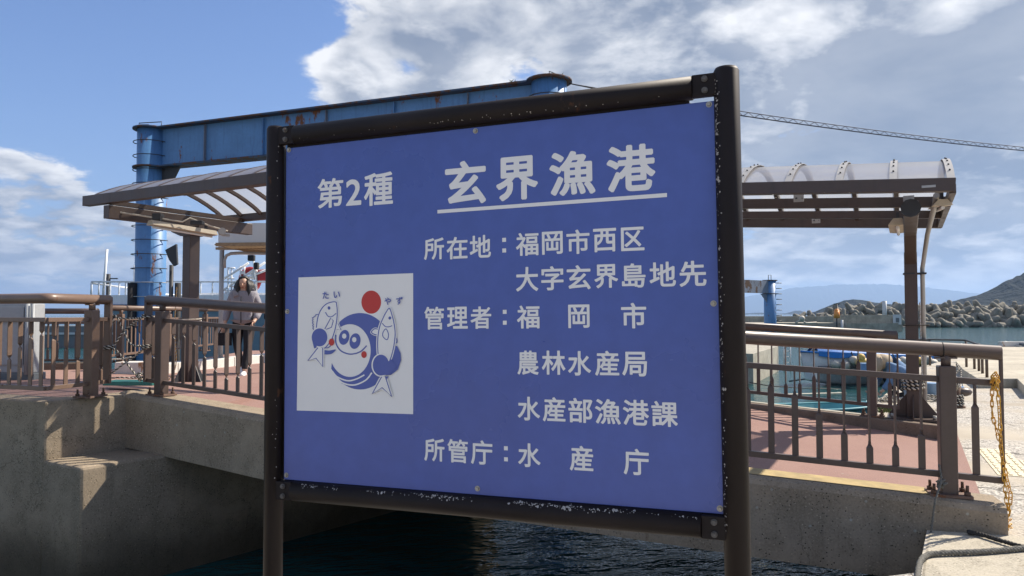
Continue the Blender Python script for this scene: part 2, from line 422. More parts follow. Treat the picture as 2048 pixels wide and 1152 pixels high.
def struct(o, kind='structure'): o['kind'] = kind; return o
def world_parent(root, objs=None):
    """children were modelled in world coordinates: keep them there"""
    bpy.context.view_layer.update()
    inv = root.matrix_world.inverted()
    for c in root.children:
        if not c.get('loc'): c.matrix_parent_inverse = inv
    del root['w']
def local(root):
    if 'w' in root: del root['w']
def lerp(a, b, t): return a + (b - a) * t

WZ = -2.65      # water level
QZ = -1.46      # quay level on the right
PZ = -1.00      # landing level on the left

# ------------------------------------------------------------ water, hills, haze
m_ = MB(); m_.face([(-28000, -200, WZ), (28000, -200, WZ), (28000, 30000, WZ), (-28000, 30000, WZ)])
struct(m_.build('sea_water', 'water'))

def hill(name, prof, Y, depth, seed, fall=.9):
    """ridge profile given as (px, py) seen from the quay at distance Y"""
    rnd = random.Random(seed); mb = MB(); bm = mb.bm
    pts = []
    for (a, b), (c, d) in zip(prof, prof[1:]):
        k = max(1, int((c - a) / 7))
        for i in range(k): pts.append((lerp(a, c, i / k), lerp(b, d, i / k)))
    pts.append(prof[-1]); rows = []
    for j in range(-7, 8):
        t = j / 7; row = []
        for i, (px, py) in enumerate(pts):
            p = at(px, py, Y); hgt = max(0.0, p.z - WZ)
            g = (1 - abs(t)) ** fall
            h = hgt * g * (1 + (.05 * rnd.uniform(-1, 1) if j else .02 * rnd.uniform(-1, 1)))
            row.append(bm.verts.new((p.x * (1 + t * depth / Y * .4) + rnd.uniform(-1, 1) * Y * .0004, Y + t * depth, WZ - 1 + h)))
        rows.append(row)
    for r0, r1 in zip(rows, rows[1:]):
        for i in range(len(pts) - 1):
            f = bm.faces.new([r0[i], r0[i + 1], r1[i + 1], r1[i]]); f.smooth = False
    return struct(mb.build(name, 'hill'))
hill('far_mountain_ridge', [(1380, 606), (1500, 592), (1600, 574), (1680, 569), (1770, 568), (1850, 574), (1960, 588), (2100, 600), (2300, 580), (2500, 610), (2600, 628)], 15000, 1500, 3)
hill('distant_low_islands', [(1480, 627), (1520, 625), (1560, 627), (1575, 626), (1590, 621), (1600, 621), (1612, 625), (1628, 623), (1645, 629)], 4800, 300, 4)
hill('small_wooded_island', [(1624, 629), (1640, 618), (1660, 610), (1688, 600), (1706, 598), (1730, 600), (1752, 604), (1775, 607), (1800, 609), (1830, 620), (1850, 629)], 1500, 130, 5)
hill('wooded_headland', [(1835, 629), (1855, 610), (1880, 607), (1900, 603), (1930, 595), (1960, 588), (1985, 576), (2005, 565), (2025, 556), (2048, 545), (2100, 515), (2180, 480), (2300, 440), (2460, 470), (2700, 560), (2900, 629)], 1200, 240, 6)
hb = MB(); hb.box((0, 15200, 330 - 3.65), (58000, 32000, 660))
haze = hb.build('haze', None); struct(haze, 'stuff')
hm = bpy.data.materials.new('sea_haze'); hm.use_nodes = True; k = N(hm.node_tree); k.n.clear()
ho = k.new('ShaderNodeOutputMaterial'); pv = k.new('ShaderNodeVolumePrincipled')
pv.inputs['Color'].default_value = (.45, .66, 1.0, 1); pv.inputs['Density'].default_value = .00010
pv.inputs['Anisotropy'].default_value = .2
k.l.new(pv.outputs[0], ho.inputs['Volume']); haze.data.materials.append(hm)

# ------------------------------------------------------------ bridge geometry
A0 = Vector((-3.71, 7.86)); B0 = Vector((-1.66, 6.69)); C0 = Vector((3.01, 5.15)); E0 = Vector((3.30, 5.05))
SL = .0533
def s_of(p):
    if p.x <= B0.x: return (p - A0).dot((B0 - A0).normalized())
    return (B0 - A0).length + (p - B0).dot((C0 - B0).normalized())
def ztop(p): return .19 - SL * s_of(p)
dirL = (B0 - A0).normalized(); dirR = (C0 - B0).normalized()
def nrm2(d): return Vector((d.y, -d.x))          # towards the camera
def offs_line(pts, off):
    out = []
    for i, p in enumerate(pts):
        ds = []
        if i: ds.append((pts[i] - pts[i - 1]).normalized())
        if i < len(pts) - 1: ds.append((pts[i + 1] - pts[i]).normalized())
        nn = sum((nrm2(d) for d in ds), Vector((0, 0))).normalized()
        out.append(p + nn * off / max(.3, nn.dot(nrm2(ds[0]))))
    return out
def V3(p, z): return Vector((p.x, p.y, z))

# near kerb beam: the concrete girder
beam_line = [A0 - dirL * .52, A0 + dirL * .9, B0, B0 + dirR * 2.2, C0 + dirR * .31]
fo = offs_line(beam_line, .15); bi = offs_line(beam_line, -.17)
bridge = thing('harbour_footbridge', 'concrete footbridge with worn red surfacing that crosses the water behind the blue sign', 'bridge')
mb = MB()
sec = []
for p, a, b in zip(beam_line, fo, bi):
    zt = ztop(p) - 1.05
    sec.append([V3(a, zt - .575), V3(a, zt - .05), V3(a.lerp(b, .06), zt - .016), V3(a.lerp(b, .2), zt), V3(b, zt), V3(b, zt - .575)])
vs = [[mb.bm.verts.new(q) for q in r] for r in sec]
for r0, r1 in zip(vs, vs[1:]):
    for i in range(6): mb.bm.faces.new([r0[i], r0[(i + 1) % 6], r1[(i + 1) % 6], r1[i]])
mb.bm.faces.new(vs[0]); mb.bm.faces.new(vs[-1][::-1])
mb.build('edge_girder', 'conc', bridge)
# far kerb line
FR1 = Vector(at(1745, 833, 9.0).to_2d()); FR0 = Vector(at(1500, 805, 9.75).to_2d())
dirF = (FR1 - FR0).normalized()
FRE = FR1 + dirF * .75; FRS = FR0 - dirF * 5.6
def zfar(p):  # kerb top on the far side
    t = (p - FR1).dot(dirF); return at(1745, 833, 9.0).z - SL * t
mb = MB()
a0, a1 = FRS, FRE
na = nrm2(dirF) * .14
def q4(p, z): return V3(p, z)
mb.prism([V3(a0 + na, zfar(a0) - .7), V3(a1 + na, zfar(a1) - .7), V3(a1 - na, zfar(a1) - .7), V3(a0 - na, zfar(a0) - .7)],
         [V3(a0 + na, zfar(a0)), V3(a1 + na, zfar(a1)), V3(a1 - na, zfar(a1)), V3(a0 - na, zfar(a0))])
mb.build('far_kerb', 'conc_brown', bridge, .015)
mb = MB()   # pale strip along the far kerb's outer top edge
mb.prism([V3(a0 - na * .98, zfar(a0) + .002), V3(a1 - na * .98, zfar(a1) + .002), V3(a1 - na * .2, zfar(a1) + .002), V3(a0 - na * .2, zfar(a0) + .002)],
         [V3(a0 - na * .98, zfar(a0) + .006), V3(a1 - na * .98, zfar(a1) + .006), V3(a1 - na * .2, zfar(a1) + .006), V3(a0 - na * .2, zfar(a0) + .006)])
mb.build('kerb_edge_strip', 'conc_pale', bridge)
# deck
d1 = onz(1908, 850, QZ + .02); d2 = onz(1962, 990, QZ + .02)
nb = bi
mb = MB()
def dz_(p): return ztop(p) - 1.05 - .11
deck = [V3(bi[0] , dz_(beam_line[0])), V3(bi[2], dz_(beam_line[2])), V3(bi[3], dz_(beam_line[3])), V3(bi[4], QZ + .012), V3(Vector((d2.x, d2.y)), QZ + .012), V3(Vector((d1.x, d1.y)), QZ + .012)]
fa = [a1 + na * .9, FR0 + na * .9, a0 + na * .9]
deck += [V3(fa[0], QZ + .012), V3(fa[1], dz_(B0 + dirR * 2.2)), V3(fa[2], dz_(A0))]
# strip mesh between the two kerbs
nearp = [deck[0], deck[1], deck[2], deck[3]]; farp = [deck[8], lerp(deck[8], deck[7], .5), deck[7], deck[6]]
for i in range(3):
    mb.face([nearp[i], nearp[i + 1], farp[i + 1], farp[i]])
mb.face([deck[3], deck[4], deck[5], deck[6]])
mb.build('deck_surface', 'asphalt', bridge)
mb = MB()   # slab underneath
for i in range(3):
    dn = Vector((0, 0, -.03)); d3 = Vector((0, 0, -.45))
    q = [nearp[i], nearp[i + 1], farp[i + 1], farp[i]]
    mb.prism([p + d3 for p in q], [p + dn for p in q])
mb.build('deck_slab', 'conc', bridge)
# worn yellow line on top of the girder
mb = MB()
for a, b in ((2, 3), (3, 4)):
    pa, pb = beam_line[a], beam_line[b]
    if a == 3: pb = C0 - dirR * .12
    za, zb = ztop(pa) - 1.05 + .004, ztop(pb) - 1.05 + .004
    p1, p2 = fo[a].lerp(bi[a], .26), (fo[b].lerp(bi[b], .26) if a == 2 else pb + nrm2(dirR) * .067); p3, p4 = (fo[b].lerp(bi[b], .98) if a == 2 else pb - nrm2(dirR) * .163), fo[a].lerp(bi[a], .98)
    mb.face([V3(p1, za), V3(p2, zb), V3(p3, zb), V3(p4, za)])
mb.build('yellow_line', 'yellow_line', bridge)
def on_front(px, py, P0, d):   # point of a vertical face through P0 along d
    n_ = nrm2(d); r_ = ray(px, py); t = P0.dot(n_) / (r_.x * n_.x + r_.y * n_.y); return r_ * t
for px, py in ((368, 824), (474, 837), (450, 865), (354, 850), (410, 872), (1543.5, 979), (1732, 1003), (1935, 1028), (1514, 1015), (1702, 1040), (1620, 1052), (1830, 1062)):
    d = dirL if px < 600 else dirR; p = on_front(px, py, fo[0] if px < 600 else fo[2], d); q = V3(nrm2(d), 0)
    mb = MB(); mb.cyl(p - q * .004, p + q * .003, .011, 10, .009); mb.build('form_plug', 'conc_pale', bridge)
for t in (.9, 2.6, 3.6):
    p = fo[2] + dirR * t; z = ztop(beam_line[2] + dirR * t) - 1.05
    mb = MB(); mb.bar(V3(p, z - .57), V3(p, z - .06), .004, .004); mb.build('form_joint', 'boat_grey', bridge)
world_parent(bridge)

# ------------------------------------------------------------ left abutment, landing
cA = onz(90, 803, -.86).to_2d(); cB = onz(260, 789, -.86).to_2d()
dW = (cB - cA).normalized()                      # receding face direction
dFr = Vector((-.93, .37)).normalized()           # front face heads to the left
lA = onz(160, 935, -1.434).to_2d()
TOPZ = -.86
mb = MB()
def wall_block(poly, z0, z1):
    mb.prism([V3(Vector(p), z0) for p in poly], [V3(Vector(p), z1) for p in poly])
# upper wall (back wall) and lower block with the bearing seat
far = 6.0
up = [cA, cB + dW * .35, cB + dW * .35 + dFr * .34, cA + dFr * .36 + dW * .36, cA + dFr * far + dW * .36, cA + dFr * far]
wall_block(up, -6, TOPZ)
mb.build('abutment_wall', 'conc', None, .02)
bpy.data.objects['abutment_wall']['kind'] = 'structure'
mb = MB()
e = (lA - cA).normalized()
lo = [cA + e * .01 - dFr * 0, lA, lA + dW * 6.0, cB + dW * 9.0 + Vector((-.2, .1)), cB + dW * .02, cA + dW * .0]
wall_block([cA + dFr * .3 + dW * .03, cA + e * .002 + dW*.004, lA, lA + dW * 6.0, cA + dFr * .3 + dW * 6.0], -6, -1.434)
struct(mb.build('bearing_seat_block', 'conc', None, .03))
# landing platform behind the abutment
lp = [cA + dFr * far + dW * .30, cA + dW * .30 + dFr * .3, cB + dW * .05 + dFr * .28, Vector(at(258, 770, 8.3).to_2d()), Vector((-3.0, 7.75)), Vector((-3.0, 9.6)), Vector((-2.6, 19.5)), Vector((-6.9, 19.5)), Vector((-6.6, 12.9)), Vector((-13, 13.6))]
mb = MB(); mb.prism([V3(p, -1.5) for p in lp], [V3(p, TOPZ - .03 if i < 3 else -.93 - .03 * (i > 4)) for i, p in enumerate(lp)])
for f in list(mb.bm.faces):
    pass
struct(mb.build('landing_pavement', 'asphalt'))
for nm_, P0_, d_, px_, z0_, z1_ in (('form_joint', cA, dFr, 30, -3.2, TOPZ - .05), ('form_joint', lA, dW, 455, -3.2, -1.47), ('form_joint', lA, dW, 262, -3.2, -1.47)):
    n_ = Vector((d_.y, -d_.x)); r_ = ray(px_, 800); t_ = P0_.dot(n_) / (r_.x * n_.x + r_.y * n_.y); p_ = r_.to_2d() * t_
    mb = MB(); mb.bar(V3(p_, z0_), V3(p_, z1_), .007, .006); mb.build(nm_, 'boat_grey', bpy.data.objects['abutment_wall'] if px_ == 30 else bpy.data.objects['bearing_seat_block'])
# a pontoon body under it so that it is carried
mb = MB(); mb.prism([V3(p, -6) for p in [cB + dW * 2.6 + dFr * 1.5, Vector((-3.6, 9.6)), Vector((-2.2, 19.4)), Vector((-6.8, 19.4)), Vector((-6.5, 13)), Vector((-12.9, 13.5)), cA + dFr * far + dW * 2.0]],
                    [V3(p, -1.5) for p in [cB + dW * 2.6 + dFr * 1.5, Vector((-3.6, 9.6)), Vector((-2.2, 19.4)), Vector((-6.8, 19.4)), Vector((-6.5, 13)), Vector((-12.9, 13.5)), cA + dFr * far + dW * 2.0]])
struct(mb.build('landing_quay', 'conc'))
# white painted kerb that recedes along the landing, brown kerb at the back left
mb = MB()
w0 = onz(313, 755, PZ).to_2d(); w1 = onz(560, 726, PZ).to_2d(); w00 = onz(228, 755, PZ).to_2d()
for i in range(7):
    a = w0.lerp(w1, i / 7); b = w0.lerp(w1, (i + 1) / 7 - .004)
    px = Vector((-.30, .05))
    mb.prism([V3(a, PZ - .1), V3(b, PZ - .1), V3(b + px, PZ - .1), V3(a + px, PZ - .1)], [V3(a, PZ + .20), V3(b, PZ + .20), V3(b + px, PZ + .20), V3(a + px, PZ + .20)])
tag(mb.build('white_kerb', 'white_kerb', None, .01), 'low white painted kerb with rust stains that recedes behind the walking woman', 'kerb')
mb = MB(); mb.prism([V3(w00, PZ - .3), V3(w0 + Vector((-.02, 0)), PZ - .3), V3(w0 + Vector((-.02, .32)), PZ - .3), V3(w00 + Vector((0, .32)), PZ - .3)],
                    [V3(w00, PZ + .24), V3(w0 + Vector((-.02, 0)), PZ + .24), V3(w0 + Vector((-.02, .32)), PZ + .24), V3(w00 + Vector((0, .32)), PZ + .24)])
tag(mb.build('concrete_kerb_end', 'white_kerb', None, .02), 'chipped pale block at the near end of the white kerb', 'kerb')
mb = MB()
b0 = Vector(at(60, 765, 12.6).to_2d()); b1 = Vector(at(196, 765, 12.9).to_2d())
mb.prism([V3(b0, -1.2), V3(b1, -1.2), V3(b1 + Vector((0, .3)), -1.2), V3(b0 + Vector((0, .3)), -1.2)], [V3(b0, -.84), V3(b1, -.84), V3(b1 + Vector((0, .3)), -.84), V3(b0 + Vector((0, .3)), -.84)])
tag(mb.build('brown_kerb', 'conc_brown', None, .015), 'low brown concrete kerb under the short railing beside the grey cabinet', 'kerb')
# teal threshold board across the roped gap
mb = MB(); t0 = at(222, 768, 9.2); t1 = at(312, 769, 9.2); mb.box(((t0 + t1) / 2 + Vector((0, 0, .02))), (.62, .28, .05), -.05)
tag(mb.build('threshold_board', 'teal', None, .006), 'teal green board lying across the roped off gap in the railings', 'board')

# ------------------------------------------------------------ right quay
quay = [(2.30, 4.24), (2.82, 5.08), (3.9, 7.2), (4.72, 8.7), (5.3, 10.9), (6.2, 12.6), (11.2, 20.4), (21.9, 33.4), (60, 33.4), (60, -45), (-60, -45), (-60, 24), (-12.5, 3.2), (-2.2, 3.95), (1.2, 3.9)]
mb = MB(); mb.prism([V3(Vector(p), -6) for p in quay], [V3(Vector(p), QZ) for p in quay])
bmesh.ops.triangulate(mb.bm, faces=[f for f in mb.bm.faces if len(f.verts) > 4])
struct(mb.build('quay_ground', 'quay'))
# raised platform behind with a kerb face, seen at the right edge
rp = [onz(1955, 757, -1.27).to_2d(), onz(2034, 757, -1.27).to_2d(), onz(2052, 775, -1.27).to_2d(), Vector((40, 8)), Vector((40, 30)), Vector((18.6, 28.5)), Vector((11.9, 19.9)), onz(1925, 738, -1.27).to_2d()]
mb = MB(); mb.prism([V3(p, -1.6) for p in rp], [V3(p, -1.27) for p in rp])
struct(mb.build('raised_quay_slab', 'conc_top', None, .012))
# ground flattened edge beam at quay far rim
mb = MB(); mb.prism([(21.9, 33.1, -1.45), (60, 33.1, -1.45), (60, 33.4, -1.45), (21.9, 33.4, -1.45)], [(21.9, 33.1, -1.24), (60, 33.1, -1.24), (60, 33.4, -1.24), (21.9, 33.4, -1.24)])
tag(mb.build('quay_kerb', 'white_kerb', None), 'low pale rim along the far edge of the sunlit quay', 'kerb')
# near corner block with worn dark patches
mb = MB(); nbk = [(2.28, 4.2), (2.80, 5.06), (3.6, 4.86), (6.0, 4.3), (6.0, 1.2), (1.5, 2.6)]
mb.prism([V3(Vector(p), -2.2) for p in nbk], [V3(Vector(p), QZ + .006) for p in nbk])
struct(mb.build('quay_corner', 'conc_top', None, .03))
# tactile tiles
tl = thing('tactile_paving', 'cream tactile tiles with raised bars set in the quay beyond the railing end', 'paving')
uT = Vector((.9, -.43)); vT = Vector((-.43, -.9))
oT = onz(1952, 897, QZ).to_2d()
def tile(o2):
    mb = MB(); z = QZ + .002
    c = [o2, o2 + uT * .285, o2 + uT * .285 + vT * .285, o2 + vT * .285]
    mb.prism([V3(p, z - .02) for p in c], [V3(p, z + .004) for p in c])
    for i in range(4):
        for j in range(2):
            a = o2 + uT * (.04 + .068 * i) + vT * (.03 + .13 * j); b = a + vT * .10
            mb.bar(V3(a, z + .007), V3(b, z + .007), .022, .008)
    mb.build('tile', 'tactile', tl)
for i in range(5): tile(oT + vT * .3 * i)
for i in range(1, 6): tile(oT + vT * .9 + uT * .3 * (i + 0))
for i in range(1, 6): tile(oT + vT * .6 + uT * .3 * (i + 0))
world_parent(tl)

# ------------------------------------------------------------ railings
def baluster(p, d, z0, z1, frac, mname, parent, w=.045):
    """flat bar, twisted a quarter turn at height fraction frac from the top"""
    mb = MB(); bm = mb.bm; t = .011
    zt = lerp(z1, z0, frac); H = .035
    lv = [(z1, 0), (zt + H, 0), (zt + H * .3, pi / 4), (zt - H * .4, pi / 2), (z0, pi / 2)]
    rings = []
    dn = Vector((d.x, d.y, 0)); pn = Vector((-d.y, d.x, 0))
    for z, a in lv:
        ang = pi / 2 + a * 1.0
        ww = w * (.42 if abs(a - pi / 4) < .1 else 1)
        e1 = dn * cos(ang) + pn * sin(ang); e2 = dn * -sin(ang) + pn * cos(ang)
        c = V3(p, z)
        rings.append([bm.verts.new(c + e1 * sx * ww / 2 + e2 * sy * t / 2) for sx, sy in ((-1, -1), (1, -1), (1, 1), (-1, 1))])
    for a, b in zip(rings, rings[1:]):
        for i in range(4): bm.faces.new([a[i], a[(i + 1) % 4], b[(i + 1) % 4], b[i]])
    bm.faces.new(rings[0][::-1]); bm.faces.new(rings[-1])
    mb.build('baluster', mname, parent)
def railing(label, pts, zt, posts, ends=(True, True), mname='brown', name='railing', spacing=.165, fr=lambda s: .5, post_h=1.05, pipe=.05, skip=(), bot=.93, joint=None):
    """pts: 2-D polyline, zt(p): height of the pipe's top"""
    c0 = pts[0]; root = thing(name, label, 'railing', (c0.x, c0.y, zt(c0) - post_h))
    top = [V3(pts[0], zt(pts[0]) - pipe)]
    for i in range(1, len(pts) - 1):
        p, a_, b_ = pts[i], (pts[i - 1] - pts[i]).normalized(), (pts[i + 1] - pts[i]).normalized()
        for t in range(7):
            w_ = t / 6; q_ = (p + a_ * .07 * (1 - w_) ** 2 + b_ * .07 * w_ ** 2); top.append(V3(q_, zt(p) - pipe))
    top.append(V3(pts[-1], zt(pts[-1]) - pipe))
    mb = MB(); mb.tube(top, pipe, 16); mb.build('top_rail', mname, root)
    mb = MB()
    for a, b in zip(pts, pts[1:]): mb.bar(V3(a, zt(a) - .255), V3(b, zt(b) - .255), .04, .042)
    mb.build('middle_rail', mname, root, .003)
    mb = MB()
    for a, b in zip(pts, pts[1:]): mb.bar(V3(a, zt(a) - bot + .02), V3(b, zt(b) - bot + .02), .04, .042)
    mb.build('bottom_rail', mname, root, .003)
    for fl, i in ((ends[0], 0), (ends[1], -1)):
        if fl:
            p = pts[i]; d = (pts[1] - pts[0]).normalized() if i == 0 else (pts[-1] - pts[-2]).normalized()
            mb = MB(); mb.bar(V3(p, zt(p) - .02), V3(p, zt(p) - bot), .03 if fl == 'thin' else .08, .02 if fl == 'thin' else .035, up=V3(d, 0)); mb.build('end_bar', mname, root, .003)
    L = 0; tot = sum((b - a).length for a, b in zip(pts, pts[1:]))
    pp = []
    for a, b in zip(pts, pts[1:]):
        l = (b - a).length; d = (b - a) / l
        pp.append((L, L + l, a, d)); L += l
    def ptat(s):
        for s0, s1, a, d in pp:
            if s <= s1 + 1e-6: return a + d * (s - s0), d
        return pts[-1], pp[-1][3]
    for s in posts:
        p, d = ptat(s); z1 = zt(p); base = z1 - post_h
        po = MB(); ang = atan2(d.y, d.x)
        po.box(V3(p, (base + z1 - .16) / 2), (.105, .105, z1 - .16 - base), ang)
        pobj = po.build('post', mname, root, .008)
        ne = MB(); ne.cyl(V3(p, z1 - .17), V3(p, z1 - .07), .032, 10); ne.box(V3(p, z1 - .105), (.13, .06, .012), ang); ne.build('neck', mname, pobj)
        bp = MB(); bp.box(V3(p, base + .009), (.26, .19, .018), ang); bpo = bp.build('base_plate', 'rust_plate', pobj)
        for sx in (-1, 1):
            for sy in (-1, 1):
                q = p + d * sx * .10 + Vector((-d.y, d.x)) * sy * .065
                bo = MB(); bo.cyl(V3(q, base + .018), V3(q, base + .042), .02, 6); bo.cyl(V3(q, base + .042), V3(q, base + .085), .010, 6)
                bo.build('anchor_bolt', 'rust_bolt', root)
    s = spacing * .6
    while s < tot - .04:
        if all(abs(s - q) > .085 for q in posts):
            p, d = ptat(s); z1 = zt(p)
            baluster(p, d, z1 - bot + .035, z1 - .27, fr(s), mname, root)
        s += spacing
    if joint is not None:
        p, d = ptat(joint)
        jb = MB(); jb.cyl(V3(p - d * .004, zt(p) - pipe), V3(p + d * .004, zt(p) - pipe), pipe * 1.012, 16); jb.build('pipe_joint', 'rubber', root)
    world_parent(root)
    for c in root.children:
        pass
    return root
def wave(s, ph=0.0): return .50 + .30 * sin(s * 2 * pi / 1.45 + ph)
Lm = (B0 - A0).length; Rm = (C0 - B0).length
railing('long brown pipe railing on the near edge of the footbridge, running behind the sign',
        [A0 - dirL * .24, B0, C0 + (E0 - C0).normalized() * .31 if False else C0 + dirR * .33], ztop,
        [.24, .24 + Lm * .95, .24 + Lm + Rm * .45, .24 + Lm + Rm], (True, 'thin'), fr=lambda s: wave(s, 2.3), joint=.24 + Lm + Rm - .02)
# left railing
lp0 = at(217, 590, 8.15).to_2d(); lp1 = at(185, 590, 7.62).to_2d(); lp2 = at(95, 586, 7.08).to_2d(); lp3 = lp2 + dFr * 6.4
dl1 = (lp2 - lp1).normalized(); lp0 = lp1 - dl1 * .22
def zL(p): return .20
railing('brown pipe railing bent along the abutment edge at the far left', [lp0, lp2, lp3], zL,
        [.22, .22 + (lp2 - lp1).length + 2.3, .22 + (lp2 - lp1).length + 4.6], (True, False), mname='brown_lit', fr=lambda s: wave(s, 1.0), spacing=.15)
# far right railing
def zF(p): return zfar(p) + 1.05
railing('brown pipe railing on the far kerb of the footbridge in front of the boats', [FRS, FR1 + dirF * .28], zF,
        [(FR1 - FRS).length - 4.2, (FR1 - FRS).length - 2.1, (FR1 - FRS).length], (False, 'thin'), fr=lambda s: wave(s, .3), spacing=.17)
# landing railings
r0 = at(215, 608, 13.2).to_2d(); r1 = at(420, 616, 18.2).to_2d()
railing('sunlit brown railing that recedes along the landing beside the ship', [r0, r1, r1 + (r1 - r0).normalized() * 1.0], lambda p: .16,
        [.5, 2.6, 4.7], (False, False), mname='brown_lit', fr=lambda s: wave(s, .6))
r2 = at(86, 622, 13.0).to_2d(); r3 = at(196, 621, 13.0).to_2d()
railing('short dark railing over the brown kerb beside the grey cabinet', [r2, r3], lambda p: .10,
        [(r3 - r2).length - .06], (True, False), mname='brown', fr=lambda s: wave(s, 1.9), post_h=.96)

# quay low rails at the right, dark posts
qr = thing('low_quay_guard_rail', 'thin dark pipe guard rail standing on the raised quay behind the railing end', 'railing', (9.6, 15, -1.27))
qp = [onz(x, y, -1.27) for x, y in ((1860, 731), (1933, 734), (1949, 738), (1958, 742), (1965, 747), (1974, 755))]
mb = MB(); mb.tube([onz(1790, 731, -1.27) + Vector((0, 0, .64)), qp[0] + Vector((0, 0, .64)), qp[1] + Vector((0, 0, .64)), qp[5] + Vector((0, 0, .60)), qp[5] + Vector((-.25, -.6, .60))], .022, 8); mb.build('top_rail', 'dark_steel', qr)
for p in qp:
    mb = MB(); mb.cyl(p, p + Vector((0, 0, .62)), .028, 8); mb.build('post', 'brown', qr)
world_parent(qr)

# ------------------------------------------------------------ canopies
def canopy(label, O, u, v, z0, slope, length, width, rise, ribs_at, beams, mesh_grid=False, covers=True, name='canopy'):
    """O: rear end corner on plan, u along the eave, v towards the camera"""
    root = thing(name, label, 'canopy', (O.x, O.y, z0 - 2.4))
    def pt(a, b, dz=0): p = O + u * a + v * b; return V3(p, z0 - slope * a + dz)
    def arc(a, t): return pt(a, t * width, rise * (sin(pi * min(1, max(0, t))) ** .85) + .03)
    for nm, b, w, h, dz in beams:
        mb = MB(); mb.bar(pt(-length, b, dz), pt(0, b, dz), w, h); mb.build(nm, 'canopy_brown', root, .004)
    NA = 14
    for a in ribs_at:
        mb = MB()
        ps = [arc(a, i / NA) for i in range(NA + 1)]
        for p, q in zip(ps, ps[1:]): mb.bar(p + Vector((0, 0, -.02)), q + Vector((0, 0, -.02)), .045, .05)
        mb.build('rib', 'canopy_brown', root)
        if covers:
            mb = MB()
            for p, q in zip(ps, ps[1:]): mb.bar(p + Vector((0, 0, .018)), q + Vector((0, 0, .018)), .062, .006)
            mb.build('cover_strip', 'cover', root)
            for i in range(1, NA, 1):
                if i % 1 == 0:
                    sc = MB(); sc.cyl(ps[i] + Vector((0, 0, .02)), ps[i] + Vector((0, 0, .034)), .008, 6)
                    if i > NA * .62: sc.build('screw', 'dark_steel', root)
                    else: sc.bm.free()
    rs_ = sorted(ribs_at)
    for a0, a1 in zip(rs_, rs_[1:]):
        mb = MB(); bm = mb.bm; R0 = [bm.verts.new(arc(a0 + .01, i / 20)) for i in range(21)]; R1 = [bm.verts.new(arc(a1 - .01, i / 20)) for i in range(21)]
        for i in range(20):
            f = bm.faces.new([R0[i], R0[i + 1], R1[i + 1], R1[i]]); f.smooth = True
        mb.build('roof_pane', 'poly', root)
    if mesh_grid:
        for t in (.33, .66):
            mb = MB(); mb.bar(arc(-length, t) + Vector((0, 0, -.045)), arc(0, t) + Vector((0, 0, -.045)), .05, .04); mb.build('purlin', 'canopy_brown', root)
    return root, pt, arc
uC = Vector((.88, -.47)).normalized(); vC = Vector((-.47, -.88)).normalized()
E1 = at(1911, 370, 6.26); colR = at(1827, 838, 8.97).to_2d()
wR = 2.88
OR = E1.to_2d() - vC * wR
ribs = [-.03 - .44 * i for i in range(8)]
cR, pR, aR = canopy('brown arched canopy with clear roof panes over the right end of the footbridge', OR, uC, vC, E1.z, .06, 3.2, wR, .40, ribs,
    [('front_beam', wR, .09, .115, 0), ('beam', 2.02, .07, .10, -.03), ('beam', 1.0, .07, .085, -.03), ('rear_beam', .02, .08, .11, -.02)], name='bridge_canopy')
# column, arm, gussets, downpipe
cz = zfar(colR)
colb = V3(colR, cz)
ztopc = E1.z - .10
mb = MB(); ang = atan2(uC.y, uC.x)
mb.bar(colb, colb + Vector((0, 0, ztopc - cz - .25)), .14, .14, up=V3(uC, 0)); mb.build('column', 'canopy_brown', cR, .006)
mb = MB()
armtop = V3(colR, ztopc - .3); arm1 = V3(colR + vC * .5, ztopc - .03); arm2 = V3(colR + vC * 2.45, ztopc - .02)
mb.bar(armtop + Vector((0, 0, -.05)), arm1, .13, .15); mb.bar(arm1 - V3(vC, 0) * .05, arm2, .13, .14); mb.build('arm', 'canopy_brown', cR, .01)
mb = MB(); mb.cyl(arm2 + V3(vC * .0, 0), arm2 + V3(vC * .03, 0), .085, 12); mb.build('arm_cap', 'dark_steel', cR)
mb = MB(); mb.bar(arm1 - V3(vC, 0) * .5, V3(colR - vC * .15, ztopc + .02), .1, .1); mb.build('rear_stub', 'canopy_brown', cR)
for sgn in (-1, 1):
    for axis in (uC, vC):
        mb = MB(); d = axis * sgn; t = Vector((-axis.y, axis.x)) * .006
        tri = [V3(colR + d * .07, cz + .02), V3(colR + d * .26, cz + .02), V3(colR + d * .26, cz + .06), V3(colR + d * .07, cz + .30)]
        mb.prism([q + V3(t, 0) for q in tri], [q - V3(t, 0) for q in tri]); mb.build('gusset', 'canopy_brown', cR)
mb = MB(); mb.box(V3(colR, cz + .012), (.56, .46, .024), ang); mb.build('base_plate', 'canopy_brown', cR)
for sx in (-1, 1):
    for sy in (-1, 1):
        q = colR + uC * sx * .22 + vC * sy * .17
        mb = MB(); mb.cyl(V3(q, cz + .02), V3(q, cz + .07), .022, 6); mb.build('anchor_bolt', 'bolt', cR)
dp = colR + uC * .125 - vC * .02
mb = MB(); mb.tube([V3(dp, cz + .2), V3(dp, ztopc - .45), V3(dp + vC * .35 + uC * .05, ztopc - .08), V3(dp + vC * 2.2 + uC * .08, ztopc + .05), V3(dp + vC * 2.5 + uC * .08, ztopc + .08)], .026, 10); mb.build('downpipe', 'alu', cR)
for z in (cz + .95, cz + 1.75):
    mb = MB(); mb.bar(V3(colR - uC * .08, z), V3(dp + uC * .035, z), .16, .02); mb.build('pipe_clip', 'dark_steel', cR)
